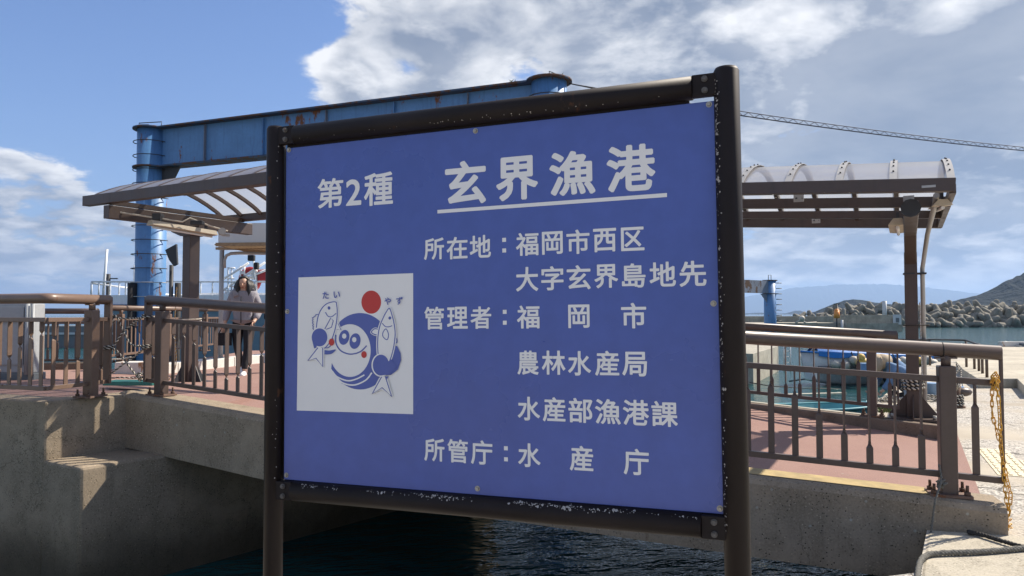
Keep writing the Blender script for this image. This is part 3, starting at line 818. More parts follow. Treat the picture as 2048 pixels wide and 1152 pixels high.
for (px, py, Y) in ((1595, 396, 7.3), (1814, 401, 7.15), (1630, 440, 9.0)):
    p = at(px, py, Y); mb = MB(); mb.box(p - Vector((0, .03, 0)), (.095, .012, .085), ang); b_ = mb.build('bracket_plate', 'alu', cR)
    for sx in (-.03, .03):
        mb = MB(); q = p + Vector((sx, -.04, -.01)); mb.cyl(q, q + Vector((0, -.012, 0)), .009, 8); mb.build('plate_bolt', 'dark_steel', b_)
mb = MB(); p = pR(-.20, wR + .05, -.015); mb.box(p, (.105, .004, .02), ang); mb.build('maker_plate', 'alu', cR)
# end arch of the canopy
mb = MB(); mb.bar(pR(-.02, 0, -.03), pR(-.02, wR, -.03), .05, .08); mb.build('end_beam', 'canopy_brown', cR)
world_parent(cR)
for b_ in [c for c in cR.children if c.name.startswith('bracket_plate')]: pass

# left canopy
FL = at(172, 403, 9.75); uL = Vector((.87, -.49)).normalized(); vL = Vector((-.49, -.87)).normalized()
wL = 2.18; lenL = 3.8
OL = FL.to_2d() - vL * wL + uL * lenL
ribsL = [-lenL + .03 + .43 * i for i in range(9)]
cL, pL, aL = canopy('brown arched canopy with clear roof panes over the landing, left of the sign', OL, uL, vL, FL.z + .0, 0, lenL, wL, .36, ribsL,
    [('front_beam', wL, .10, .13, 0), ('rear_beam', 0, .09, .11, 0)], mesh_grid=True, covers=False, name='landing_canopy')
ax = -lenL + .48
mb = MB(); mb.bar(pL(ax, wL + .02, -.17), pL(ax, -.12, -.17), .12, .17); mb.build('arm', 'canopy_brown', cL, .006)
mb = MB(); mb.bar(pL(ax - .01, wL, -.04), pL(ax - .01, 0, -.04), .05, .06); mb.build('end_beam', 'canopy_brown', cL)
cc = pL(ax, wL * .46, -.25)
kx = at(383, 470, cc.y); kz = -.98
cb = Vector((kx.x, kx.y))
mb = MB(); mb.bar(V3(cb, kz), V3(cb, cc.z - .05), .165, .165, up=V3(uL, 0)); mb.build('column', 'canopy_brown', cL, .008)
mb = MB(); h0 = V3(cb, cc.z)
qq = [h0 - V3(uL, 0) * .30 + Vector((0, 0, .0)), h0 + V3(uL, 0) * .30, h0 + V3(uL, 0) * .30 + Vector((0, 0, -.06)), h0 + V3(uL, 0) * .1 + Vector((0, 0, -.13)), h0 - V3(uL, 0) * .1 + Vector((0, 0, -.13)), h0 - V3(uL, 0) * .30 + Vector((0, 0, -.06))]
mb.prism([q + V3(vL, 0) * .11 for q in qq], [q - V3(vL, 0) * .11 for q in qq]); mb.build('column_head', 'canopy_brown', cL)
for sgn in (-1, 1):
    for axis in (uL, vL):
        mb = MB(); d = axis * sgn; t = Vector((-axis.y, axis.x)) * .006
        tri = [V3(cb + d * .09, kz + .02), V3(cb + d * .26, kz + .02), V3(cb + d * .09, kz + .32)]
        mb.prism([q + V3(t, 0) for q in tri], [q - V3(t, 0) for q in tri]); mb.build('gusset', 'dark_steel', cL)
mb = MB(); mb.box(V3(cb, kz + .012), (.55, .5, .024), atan2(uL.y, uL.x)); mb.build('base_plate', 'dark_steel', cL)
world_parent(cL)

def batten_lamp(label, a, b, w=.11, h=.07, slopey=True, name='batten_lamp'):
    root = thing(name, label, 'lamp', (a + b) / 2)
    mb = MB(); d = (b - a).normalized(); side = d.cross(Vector((0, 0, 1))).normalized(); upv = side.cross(d)
    def ring(p): return [p + side * x + upv * z for x, z in ((-w * .35, 0), (-w * .8, -h * .9), (-w * .25, -h), (w * .25, -h), (w * .8, -h * .9), (w * .35, 0))]
    mb.prism(ring(a), ring(b)); mb.build('housing', 'cream', root, .003)
    mb = MB(); mb.cyl(a + d * .04 - upv * (h + .016), b - d * .04 - upv * (h + .016), .016, 10); mb.build('tube', 'sign_white', root)
    for t in (.15, .85):
        p = a.lerp(b, t); mb = MB(); mb.bar(p, p + upv * .07, .03, .03, up=d); mb.build('hanger', 'dark_steel', root)
    world_parent(root)
batten_lamp('cream fluorescent batten lamp hung under the left canopy arm', at(300, 440, 9.6), at(430, 462, 10.35))
batten_lamp('yellowed batten lamp seen end on at the right canopy column', at(1795, 436, 7.55), at(1795, 436, 7.55) + V3(vC * -.85, .0), .11, .075)
batten_lamp('aged batten lamp hung under the outer right end of the right canopy', at(1886, 398, 6.6), at(1872, 430, 8.0) + Vector((0, 0, .12)), .10, .06)
# cables hanging along the left arm
mb = MB(); mb.tube([at(222, 418, 9.6), at(235, 424, 9.6), at(300, 434, 9.7), at(340, 440, 9.8), at(365, 444, 9.8), at(380, 436, 9.9), at(420, 452, 10.0), at(455, 462, 10.2)], .012, 6)
tag(mb.build('lamp_cable', 'rope_pale', None), 'pale electric cable running along the left canopy arm', 'cable')
mb = MB(); mb.box(at(316, 434, 9.75), (.12, .1, .09))
tag(mb.build('junction_box', 'dark_steel', None, .01), 'dark junction box above the left end of the cream lamp', 'electrical box')
mb = MB(); mb.box(at(395, 446, 9.9), (.16, .1, .06))
tag(mb.build('junction_box', 'dark_steel', None, .01), 'flat dark junction box above the right part of the cream lamp', 'electrical box')
mb = MB(); mb.cyl(at(446, 464, 10.2) + Vector((-.02, 0, 0)), at(446, 464, 10.2) + Vector((.03, -.1, 0)), .05, 12); mb.box(at(452, 470, 10.25), (.1, .08, .03), .4)
tag(mb.build('floodlight', 'alu', None), 'small round floodlight at the end of the left canopy arm', 'lamp')

# ------------------------------------------------------------ blue gantries
def flange(mb, c, r, z0, z1, seg=24): mb.cyl((c.x, c.y, z0), (c.x, c.y, z1), r, seg)
g = thing('blue_gantry', 'big rusty blue steel gantry with round columns rising behind the sign', 'gantry', (at(306, 600, 22.4).x, 22.4, WZ))
cLg = at(305, 300, 22.4).to_2d(); cRg = at(1098, 170, 17.7).to_2d(); dG = (cRg - cLg).normalized(); ztg = at(306, 260, 22.4).z
pG = nrm2(dG)
for cg, r in ((cLg, .43), (cRg, .43)):
    mb = MB(); mb.cyl(V3(cg, -6), V3(cg, ztg - .02), r, 28); co = mb.build('column', 'steel_blue', g)
    for z, rr in ((ztg, .56), (ztg - 1.18, .55)):
        mb = MB(); flange(mb, cg, rr, z - .025, z + .025); mb.build('flange', 'rust_edge', co)
    # ladder hoops
    z = ztg - .42
    while z > -.6:
        c = V3(cg, z)
        mb = MB(); pts_ = []
        for i in range(9):
            a = pi + .05 + (i / 8) * (pi * .95)
            pts_.append(c + Vector((cos(a) * (r + .10), sin(a) * (r + .12), 0)))
        pts_ = [c + Vector((-r * .98, .05, 0))] + pts_ + [c + Vector((r * .9, -r * .45, 0))]
        mb.tube(pts_, .014, 6); mb.build('rung', 'dark_steel' if z > 1 else 'alu', co)
        z -= .425
mb = MB()
zt1, zb1 = ztg - .03, ztg - 1.15
mb.bar(V3(cLg + dG * .25, (zt1 + zb1) / 2), V3(cRg - dG * .25, (zt1 + zb1) / 2), .045, zt1 - zb1); mb.build('web', 'steel_blue', g)
mb = MB(); mb.bar(V3(cLg + dG * .2, ztg + .0), V3(cRg, ztg + .0), .52, .045); mb.build('top_flange', 'rust_edge', g)
mb = MB(); mb.bar(V3(cLg + dG * .2, ztg - 1.18), V3(cRg, ztg - 1.18), .50, .045); mb.build('bottom_flange', 'rust_edge', g)
for i in range(1, 6):
    p = cLg.lerp(cRg, i / 6); mb = MB(); mb.bar(V3(p + pG * .05, zt1 - .03), V3(p + pG * .05, zb1 + .03), .018, .13, up=V3(pG, 0)); mb.build('stiffener', 'rust_beam' if i % 2 else 'steel_blue', g)
for cg, s_ in ((cLg, 1), (cRg, -1)):
    mb = MB(); q = [V3(cg + dG * s_ * .42, zb1 - .06), V3(cg + dG * s_ * 1.12, zb1 - .06), V3(cg + dG * s_ * .80, zb1 - .55), V3(cg + dG * s_ * .42, zb1 - .62)]
    t = V3(pG, 0) * .03; mb.prism([p + t for p in q], [p - t for p in q]); mb.build('knee_bracket', 'dark_steel', g)
# top loop handle and small fitting
mb = MB(); c = V3(cLg, ztg); mb.tube([c + Vector((-.32, -.2, .02)), c + Vector((-.32, -.2, .16)), c + Vector((.36, -.2, .20)), c + Vector((.36, -.2, .02))], .015, 6); mb.build('top_handle', 'dark_steel', g)
mb = MB(); mb.box(c + Vector((-.12, -.2, .06)), (.26, .16, .09)); mb.build('fitting', 'rust_bolt', g)
mb = MB(); mb.tube([V3(cRg, ztg) + Vector((.02, -.1, 0)), V3(cRg, ztg) + Vector((.0, -.1, .22)), V3(cRg, ztg) + Vector((.2, -.1, .14))], .015, 6); mb.build('top_hook', 'dark_steel', g)
mb = MB(); c = at(343, 508, 22); q = [at(330, 500, 22), at(352, 488, 22), at(354, 528, 22), at(347, 532, 22), at(338, 520, 22)]
mb.prism([p for p in q], [p + Vector((0, .1, 0)) for p in q]); mb.build('guard_plate', 'dark_steel', g)
world_parent(g)
# conduit on column and mooring piles
mb = MB(); mb.cyl(at(276, 470, 22.2), Vector((at(276, 470, 22.2).x, 22.2, -.6)), .05, 8)
tag(mb.build('conduit', 'rubber', None), 'black conduit running down the left side of the big blue column', 'pipe')
for i, (px, py, Y, r, lab) in enumerate(((265, 566, 22.0, .13, 'black rubber mooring pile left of the big blue column'), (356, 566, 22.3, .09, 'thin dark mooring pile right of the big blue column'), (343, 530, 22.2, .06, 'narrow grey pipe pile beside the big blue column'))):
    p = at(px, py, Y); mb = MB(); mb.cyl(p, (p.x, p.y, -5), r, 12)
    tag(mb.build('mooring_pile', 'rubber' if i < 2 else 'dark_steel', None), lab, 'pile')
# weeds on the beam
def weed(label, c, n_, h, seed, name='weed_plant'):
    rnd = random.Random(seed); mb = MB()
    for i in range(n_):
        a = rnd.uniform(0, 2 * pi); l = h * rnd.uniform(.5, 1.1); b = c + Vector((rnd.uniform(-h, h) * .5, rnd.uniform(-h, h) * .4, 0))
        dirv = Vector((cos(a) * .6, sin(a) * .6, 1)).normalized(); w = dirv.cross(Vector((0, 1, .2))).normalized() * h * .09
        m1 = b + dirv * l * .5 + w; m2 = b + dirv * l * .5 - w; tip = b + dirv * l + Vector((cos(a), sin(a), -.3)) * h * .25
        mb.face([b, m1, tip, m2])
    return tag(mb.build(name, 'leaf', None), label, 'plant')
weed('small weed growing on top of the blue gantry beam', V3(cRg - dG * .95, ztg + .02), 12, .16, 2)
weed('tuft of weed at the top of the right gantry column', V3(cRg + dG * .25, ztg + .02), 14, .16, 3)
weed('green weed growing by the foot of the far right railing post', at(1765, 826, 10.6), 40, .16, 4)
weed('grey dry tuft beside the canopy column foot', at(1790, 826, 10.3), 40, .14, 5)

g2 = thing('small_blue_gantry', 'distant rusty blue gantry standing over the harbour wall, right of the sign', 'gantry', (at(1540, 640, 55).x, 55, -1.5))
c2 = at(1540, 600, 55).to_2d(); c1 = at(1400, 600, 50).to_2d(); z2 = at(1540, 561, 55).z; d2g = (c1 - c2).normalized()
for cg in (c2, c1):
    mb = MB(); mb.cyl(V3(cg, -3), V3(cg, z2), .44, 20); co = mb.build('column', 'steel_blue', g2)
    for z in (z2, z2 - .98):
        mb = MB(); flange(mb, cg, .54, z - .03, z + .03, 16); mb.build('flange', 'rust_edge', co)
    z = z2 - .2
    while z > -.8:
        mb = MB(); mb.tube([V3(cg, z) + Vector((.38, -.2, 0)), V3(cg, z) + Vector((.8, -.2, 0))], .03, 5); mb.build('rung', 'dark_steel', co); z -= .40
mb = MB(); mb.bar(V3(c2, z2 - .5), V3(c1, z2 - .5), .3, .92); mb.build('beam', 'rust_beam', g2)
mb = MB(); q = [V3(c2 + d2g * .4, z2 - 1), V3(c2 + d2g * 1.2, z2 - 1), V3(c2 + d2g * .4, z2 - 1.65)]; mb.prism([p + Vector((0, .05, 0)) for p in q], [p - Vector((0, .05, 0)) for p in q]); mb.build('knee_bracket', 'rust_beam', g2)
mb = MB(); mb.tube([V3(c2, z2) + Vector((-.1, 0, 0)), V3(c2, z2) + Vector((-.1, 0, .4)), V3(c2, z2) + Vector((.1, 0, .4)), V3(c2, z2) + Vector((.1, 0, 0))], .025, 5); mb.build('top_handle', 'dark_steel', g2)
world_parent(g2)

# overhead line with lacing
ol = thing('laced_overhead_line', 'black overhead line with zigzag lacing that descends to the right above the canopy', 'cable', V3(cRg, ztg))
K = 96
def oline(t, low):
    a = V3(cRg + dG * .5, ztg - .1); b = at(2048, 280, 24.0); b2 = a + (b - a) * 1.5
    p = a.lerp(b2, t); p.z -= .9 * t * (1 - t) * 1.2; return p - Vector((0, 0, .115 if low else 0)) * min(1, t * 6)
mb = MB(); mb.tube([oline(i / K, 0) for i in range(K + 1)], .011, 5); mb.build('top_wire', 'rubber', ol)
mb = MB(); mb.tube([oline(i / K, 1) for i in range(K + 1)], .016, 5); mb.build('bottom_wire', 'rubber', ol)
mb = MB(); mb.tube([oline(i / 130, i % 2) for i in range(131)], .010, 4); mb.build('lacing', 'rubber', ol)
world_parent(ol)

# ------------------------------------------------------------ sign
yaw, lean, roll = -.36224772, -.01149346, .01340375
ex = Vector((cos(yaw), sin(yaw), 0)); nn = Vector((sin(yaw), -cos(yaw), 0))
ez = Vector((0, 0, 1)) * cos(lean) + nn * sin(lean)
EX = ex * cos(roll) + ez * sin(roll); EZ = -ex * sin(roll) + ez * cos(roll); EN = EX.cross(EZ)
SC = Vector((-.14076361, 3.1, .02211656)); SW, SH = 1.95924, 1.53994
base_v = -1.52
sign = thing('harbour_information_sign', 'big blue harbour sign with white Japanese lettering and an emblem in a dark pipe frame', 'sign')
local(sign)
Mx = Matrix((EX, EN, EZ)).transposed().to_4x4()   # columns: u, depth (+ away is -EN), v
# local axes: x = u, y = -n (away from viewer), z = v
Mx = Matrix(((EX.x, -EN.x, EZ.x, 0), (EX.y, -EN.y, EZ.y, 0), (EX.z, -EN.z, EZ.z, 0), (0, 0, 0, 1)))
if EN.dot(Vector((0, -1, 0))) < 0:
    Mx = Matrix(((EX.x, EN.x, EZ.x, 0), (EX.y, EN.y, EZ.y, 0), (EX.z, EN.z, EZ.z, 0), (0, 0, 0, 1)))
sign.matrix_world = Matrix.Translation(SC + EZ * base_v) @ Mx
EA = Vector((Mx[0][1], Mx[1][1], Mx[2][1]))       # away from the viewer
def sg(px, py):
    r = ray(px, py); t = SC.dot(EA) / r.dot(EA); p = r * t - SC
    return Vector((p.dot(EX), p.dot(EZ)))
def L(u, v, w=0): return Vector((u, -w, v - base_v))   # w: towards the viewer
# posts
pu_l = sg(550, 600).x; pu_r = sg(1463, 600).x
pl_top = sg(551, 255).y; pr_top = sg(1460, 136).y
R_ = .047
for u, zt_ in ((pu_l, pl_top), (pu_r, pr_top)):
    r_ = R_ if u > 0 else .0435
    mb = MB(); mb.tube([L(u, -1.62, .0), L(u, zt_ - .012, .0), L(u, zt_, 0)], r_, 36, rs=[r_, r_, r_ - .006]); mb.build('post', 'sign_brown', sign)
tr = (sg(590, 270).y + sg(1390, 177).y) / 2; br = (sg(590, 981).y + sg(1400, 1050).y) / 2
xl = sg(592, 600).x; xr = sg(1394, 600).x
for v in (tr, br):
    rl = MB(); rl.tube([L(xl, v, .0), L(xr, v, .0)], .0455, 32); ro = rl.build('cross_rail', 'sign_brown', sign)
    for xa, xb in ((pu_l + .03, xl), (xr, pu_r - .03)):
        mb = MB(); mb.box(L((xa + xb) / 2, v, .012), (xb - xa, .03, .085)); mb.build('lug_plate', 'sign_brown', ro, .004)
        for dv in (-.022, .022):
            q = L((xa + xb) / 2 + .0, v + dv, .03)
            mb = MB(); mb.cyl(q + Vector((0, .004, 0)), q + Vector((0, -.003, 0)), .0118, 16); mb.cyl(q, q + Vector((0, -.010, 0)), .0082, 6)
            mb.build('bolt', 'frame_bolt', ro)
mb = MB(); mb.box(L(0, 0, -.009), (SW, .018, SH)); pan = mb.build('panel', 'panel_blue', sign, .0015)
mb = MB()
for u in (-SW / 2 - .004, SW / 2 + .004): mb.box(L(u, 0, -.018), (.012, .02, SH))
mb.box(L(0, -SH / 2 - .004, -.018), (SW, .02, .012)); mb.box(L(-.05, SH / 2 + .012, -.018), (SW - .10, .02, .034))
for u in (-.32, .32): mb.box(L(u, 0, -.045), (.05, .05, SH))
mb.build('backing_frame', 'sign_brown', sign)
# panel screws
for px, py in ((951, 262), (578, 300), (1418, 209), (575, 623), (1427, 607), (573, 950), (955, 977), (1440, 1017)):
    p = sg(px, py); q = L(p.x, p.y, 0)
    mb = MB(); mb.cyl(q + Vector((0, 0, 0)), q + Vector((0, -.002, 0)), .0115, 18); mb.cyl(q + Vector((0, -.002, 0)), q + Vector((0, -.009, 0)), .0075, 12, .0055)
    mb.build('screw', 'bolt', sign)
# chipped paint flakes
rnd = random.Random(5); mb = MB()
def flake(c, e1, e2, s):
    k_ = rnd.randint(5, 7); a0_ = rnd.uniform(0, 6)
    mb.face([c + (e1 * cos(a0_ + 2 * pi * i / k_) * rnd.uniform(.5, 1.1) + e2 * sin(a0_ + 2 * pi * i / k_) * rnd.uniform(.5, 1.3)) * s for i in range(k_)])
X3, Y3, Z3 = Vector((1, 0, 0)), Vector((0, 1, 0)), Vector((0, 0, 1))
for i in range(165):      # right post, inner edge
    v = rnd.uniform(-.84, .84); v = v if rnd.random() < .8 else rnd.gauss(.62, .1)
    a = radians(rnd.gauss(222, 7)); r = R_ + .0012
    c = L(pu_r + cos(a) * r, v, -sin(a) * r); t_ = Vector((-sin(a), cos(a), 0))
    flake(c, t_, Z3, rnd.uniform(.0012, .0046) * (1.6 if rnd.random() < .15 else 1))
ccs = [(rnd.uniform(xl, xr), rnd.uniform(.01, .07)) for _ in range(24)]
for i in range(330):      # lower rail, upper side
    u, sg_ = rnd.choice(ccs); u = rnd.gauss(u, sg_)
    if not xl < u < xr: continue
    a = radians(rnd.gauss(46, 7)); r = .0455 + .0012
    c = L(u, br + sin(a) * r, cos(a) * r); t_ = Vector((0, sin(a), cos(a)))
    flake(c, X3, t_, rnd.uniform(.0009, .0038) * (1.9 if rnd.random() < .10 else 1))
for i in range(40):
    u = rnd.gauss(.0, .25) if i < 26 else rnd.uniform(xl, xr); a = radians(rnd.gauss(-40, 5)); r = .0467
    if not xl < u < xr: continue
    c = L(u, tr + sin(a) * r, cos(a) * r); t_ = Vector((0, sin(a), cos(a))); flake(c, X3, t_, rnd.uniform(.0012, .003))
for i in range(26):
    v = rnd.uniform(-.78, .84); a = radians(rnd.gauss(-42, 6)); r = .0435 + .0012
    c = L(pu_l + cos(a) * r, v, -sin(a) * r); flake(c, Vector((-sin(a), cos(a), 0)), Z3, rnd.uniform(.0012, .0035))
fo_ = mb.build('paint_flake', 'flake', sign); fo_['kind'] = 'stuff'

# lettering: glyphs come from Blender's own built-in font
def glyph(ch):
    cu = bpy.data.curves.new('glyph', 'FONT'); cu.body = ch; cu.size = 1; cu.resolution_u = 4
    ob = bpy.data.objects.new('glyph', cu); COL.objects.link(ob)
    bpy.context.view_layer.update()
    me = ob.to_mesh()
    vs_ = [(v.co.x, v.co.y) for v in me.vertices]; fs = [tuple(p.vertices) for p in me.polygons]
    ob.to_mesh_clear(); bpy.data.objects.remove(ob); bpy.data.curves.remove(cu)
    return vs_, fs
def text_line(name, items, w, mname, parent, off=.018):
    """items: (char, u0, u1, v0, v1) boxes on the panel"""
    for ch, u0, u1, v0, v1 in items:
        mb = MB(); bm = mb.bm
        if ch == ':':
            s_ = (u1 - u0)
            for vv in (v0, v1 - s_):
                bm = bmesh.new(); bm.faces.new([bm.verts.new(L(a, b, w)) for a, b in ((u0, vv), (u1, vv), (u1, vv + s_), (u0, vv + s_))])
                me = bpy.data.meshes.new('colon_dot'); bm.to_mesh(me); bm.free(); link('colon_dot', me, mname, parent)
            continue
        vs_, fs = glyph(ch)
        # heavier weight: the outline is struck five times, each a hair above the last
        cps = [(0, 0)] + [(off * cos(i * pi / 4 + .39) * 1.05, off * sin(i * pi / 4 + .39) * 1.05) for i in range(8)]
        x0 = min(p[0] for p in vs_) - off; x1 = max(p[0] for p in vs_) + off; y0 = min(p[1] for p in vs_) - off; y1 = max(p[1] for p in vs_) + off
        for k_, (ox, oy) in enumerate(cps):
            nv = [bm.verts.new(L(lerp(u0, u1, (x + ox - x0) / (x1 - x0)), lerp(v0, v1, (y + oy - y0) / (y1 - y0)), w + k_ * .00004)) for x, y in vs_]
            for f in fs:
                try: bm.faces.new([nv[i] for i in f])
                except ValueError: pass
        me = bpy.data.meshes.new(name); bm.to_mesh(me); bm.free()
        link(name, me, mname, parent)
def boxes(org, sc, lst):
    out = []
    for ch, x0, x1, y0, y1 in lst:
        xm = (x0 + x1) / 2; ym = (y0 + y1) / 2
        f_ = lambda x, y: sg(org[0] + x / sc, org[1] + y / sc)
        out.append((ch, f_(x0, ym).x, f_(x1, ym).x, f_(xm, y1).y, f_(xm, y0).y))
    return out
G = {
 'heading_character': ((600, 270), 2.7676, [('第', 98, 240, 240, 403), ('2', 255, 340, 245, 390), ('種', 355, 515, 208, 390)]),
 'title_character': ((600, 270), 2.7676, [('玄', 803, 1030, 142, 385), ('界', 1085, 1318, 118, 362), ('漁', 1380, 1635, 88, 334), ('港', 1697, 1968, 54, 312)]),
 'address_character': ((840, 440), 3.413, [('所', 28, 165, 122, 271), ('在', 182, 325, 115, 267), ('地', 340, 485, 103, 258), (':', 562, 588, 122, 222), ('福', 655, 810, 86, 244), ('岡', 833, 975, 78, 235), ('市', 1000, 1158, 65, 232), ('西', 1182, 1340, 57, 218), ('区', 1372, 1532, 48, 210)]),
 'island_character': ((840, 440), 3.413, [('大', 655, 808, 320, 487), ('字', 828, 980, 315, 480), ('玄', 1002, 1165, 308, 475), ('界', 1190, 1353, 302, 465), ('島', 1378, 1540, 296, 462), ('地', 1567, 1747, 285, 455), ('先', 1770, 1955, 278, 455)]),
 'manager_character': ((840, 440), 3.413, [('管', 30, 165, 592, 748), ('理', 185, 327, 592, 742), ('者', 345, 487, 590, 743), (':', 566, 592, 613, 715), ('福', 662, 817, 583, 741), ('岡', 1012, 1158, 577, 738), ('市', 1373, 1545, 565, 740)]),
 'bureau_character': ((840, 680), 3.413, [('農', 665, 810, 72, 237), ('林', 832, 993, 72, 237), ('水', 1010, 1168, 75, 243), ('産', 1195, 1360, 73, 245), ('局', 1380, 1550, 80, 248)]),
 'section_character': ((840, 680), 3.413, [('水', 667, 820, 387, 550), ('産', 838, 993, 390, 558), ('部', 1013, 1178, 396, 565), ('漁', 1195, 1370, 403, 575), ('港', 1385, 1563, 408, 582), ('課', 1580, 1760, 417, 592)]),
 'agency_character': ((840, 680), 3.413, [('所', 30, 168, 672, 828), ('管', 188, 328, 678, 838), ('庁', 348, 495, 685, 850), (':', 574, 600, 725, 828), ('水', 670, 823, 705, 868), ('産', 1022, 1183, 722, 895), ('庁', 1390, 1563, 742, 922)]),
}
for nm, (og, sc, lst) in G.items():
    text_line(nm, boxes(og, sc, lst), .0008, 'sign_white', sign, .028 if 'title' in nm else .019)
mb = MB(); q = [sg(875, 420), sg(1334, 386), sg(1334, 394), sg(875, 427)]
mb.face([L(p.x, p.y, .0008) for p in q]); mb.build('underline', 'sign_white', sign)

# emblem
def em(x, y): return sg(560 + x / 3.49, 520 + y / 3.49)
emb = MB(); q = [em(130, 122), em(930, 92), em(930, 1076), em(118, 1050)]
emb.face([L(p.x, p.y, .0008) for p in q]); EMB = emb.build('emblem', 'sign_white', sign)
lay = [.0012]
def spl(pts, closed=False, k=6):
    P_ = [Vector(p) for p in pts]; n_ = len(P_); out = []
    for i in range(n_ if closed else n_ - 1):
        p0 = P_[i - 1] if (closed or i) else P_[0]; p1 = P_[i]; p2 = P_[(i + 1) % n_]; p3 = P_[(i + 2) % n_] if (closed or i + 2 < n_) else P_[-1]
        for j in range(k):
            t = j / k; out.append(.5 * ((2 * p1) + (p2 - p0) * t + (2 * p0 - 5 * p1 + 4 * p2 - p3) * t * t + (3 * p1 - p0 - 3 * p2 + p3) * t ** 3))
    if not closed: out.append(P_[-1])
    return out
def fill(pts, m, name, smooth=False):
    if smooth: pts = spl(pts, True)
    mb = MB(); f = mb.face([L(*em(p[0], p[1]), lay[0]) for p in pts]); bmesh.ops.triangulate(mb.bm, faces=[f]); lay[0] += .00012
    mb.build(name, m, EMB)
def stroke(pts, w, m, name, closed=False, smooth=True):
    if smooth: pts = spl(pts, closed)
    else: pts = [Vector(p) for p in pts]
    mb = MB(); bm = mb.bm; n_ = len(pts); A_, B_ = [], []
    for i, p in enumerate(pts):
        t = (pts[(i + 1) % n_] - pts[i - 1]) if closed else (pts[min(i + 1, n_ - 1)] - pts[max(0, i - 1)])
        t = t.normalized(); nr = Vector((-t.y, t.x)) * w / 2
        A_.append(bm.verts.new(L(*em(*(p + nr)), lay[0]))); B_.append(bm.verts.new(L(*em(*(p - nr)), lay[0])))
    for i in range(n_ if closed else n_ - 1):
        j = (i + 1) % n_; bm.faces.new([A_[i], A_[j], B_[j], B_[i]])
    lay[0] += .00012; mb.build(name, m, EMB)
def ell(cx, cy, rx, ry, rot=0, k=32, a0=0, a1=2 * pi):
    return [(cx + rx * cos(t) * cos(rot) - ry * sin(t) * sin(rot), cy + rx * cos(t) * sin(rot) + ry * sin(t) * cos(rot)) for t in [a0 + (a1 - a0) * i / k for i in range(k)]]
PB, PWt, PR = 'sign_print_blue', 'sign_white', 'sign_red'
fill(ell(638, 294, 69, 81), PR, 'red_sun')
outer = [(560 + 224 * cos(t), 637 - 267 * sin(t)) for t in [radians(130 - 250 * i / 48) for i in range(49)]] + [(432, 862), (385, 808), (359, 757)]
inner = [(490 + 144 * cos(t), 632 - 184 * sin(t)) for t in [radians(124 - 276 * i / 51) for i in range(52)]]
mb = MB()
for i in range(51): mb.face([L(*em(*p), lay[0]) for p in (outer[i], outer[i + 1], inner[i + 1], inner[i])])
mb.build('wave_crescent', PB, EMB); lay[0] += .00012
stroke([(365, 775), (400, 815), (470, 842), (530, 832), (590, 802)], 10, PWt, 'wave_gap')
stroke([(390, 812), (440, 858), (520, 872), (600, 838), (642, 786)], 10, PWt, 'wave_gap')
stroke([(391, 522), (392, 580), (420, 628), (465, 652), (510, 656), (565, 638), (606, 598)], 9, PB, 'smile')
fill(ell(449, 540, 36, 53, .22), PB, 'eye'); fill(ell(525, 566, 38, 55, .18), PB, 'eye')
fill(ell(450, 531, 15, 18), PWt, 'pupil'); fill(ell(520, 556, 15, 18), PWt, 'pupil')
fill(ell(588, 660, 19, 24), PR, 'cheek')
def fish(outl, w=7, halo=20):
    stroke(outl, halo, PWt, 'fish_halo', True); fill(outl, PWt, 'fish_body', True); stroke(outl, w, PB, 'fish_outline', True)
# left fish
f1_ = [(257, 500), (260, 440), (270, 390), (290, 345), (322, 310), (362, 294), (392, 294), (398, 312), (402, 355), (400, 410), (390, 470), (378, 515), (362, 555), (330, 600), (300, 620), (268, 560)]
stroke([(403, 436), (428, 488), (392, 482)], 14, PWt, 'fin_halo', False, False)
fill([(403, 434), (430, 490), (388, 484)], PWt, 'fin'); stroke([(402, 434), (429, 489), (390, 482)], 6, PB, 'fin_outline', True, False)
fish(f1_)
stroke([(268, 380), (252, 382), (250, 392), (240, 392), (240, 400), (228, 402), (234, 414), (227, 422), (234, 430), (228, 440), (236, 449), (229, 458), (236, 467), (231, 476), (237, 484), (234, 493)], 6, PB, 'dorsal_fin', False, False)
fill(ell(345, 335, 10, 12), PB, 'fish_eye'); stroke([(320, 364), (338, 392), (365, 395), (395, 372)], 6, PB, 'fish_mouth')
stroke([(312, 488), (357, 405), (375, 424), (362, 470), (326, 484)], 6, PB, 'fish_fin', False, False)
stroke([(312, 612), (338, 612), (362, 590), (372, 548), (345, 575)], 6, PB, 'fish_fin')
fill([(303, 630), (345, 632), (393, 625), (362, 655), (310, 657)], PB, 'spray', True)
stroke([(268, 612), (198, 702), (255, 685), (302, 745), (302, 612)], 22, PWt, 'tail_halo', False, False)
fill([(268, 612), (198, 702), (255, 685), (302, 745), (302, 612)], PWt, 'tail')
stroke([(268, 612), (198, 702), (255, 685), (302, 745), (302, 612)], 7, PB, 'tail_outline', False, False)
stroke(ell(280, 540, 58, 66), 12, PWt, 'hand_halo', True, False)
fill(ell(280, 540, 55, 63), PB, 'hand'); fill([(226, 552), (242, 617), (258, 612), (262, 594)], PB, 'hand')
fill(ell(363, 573, 19, 25), PR, 'cheek')
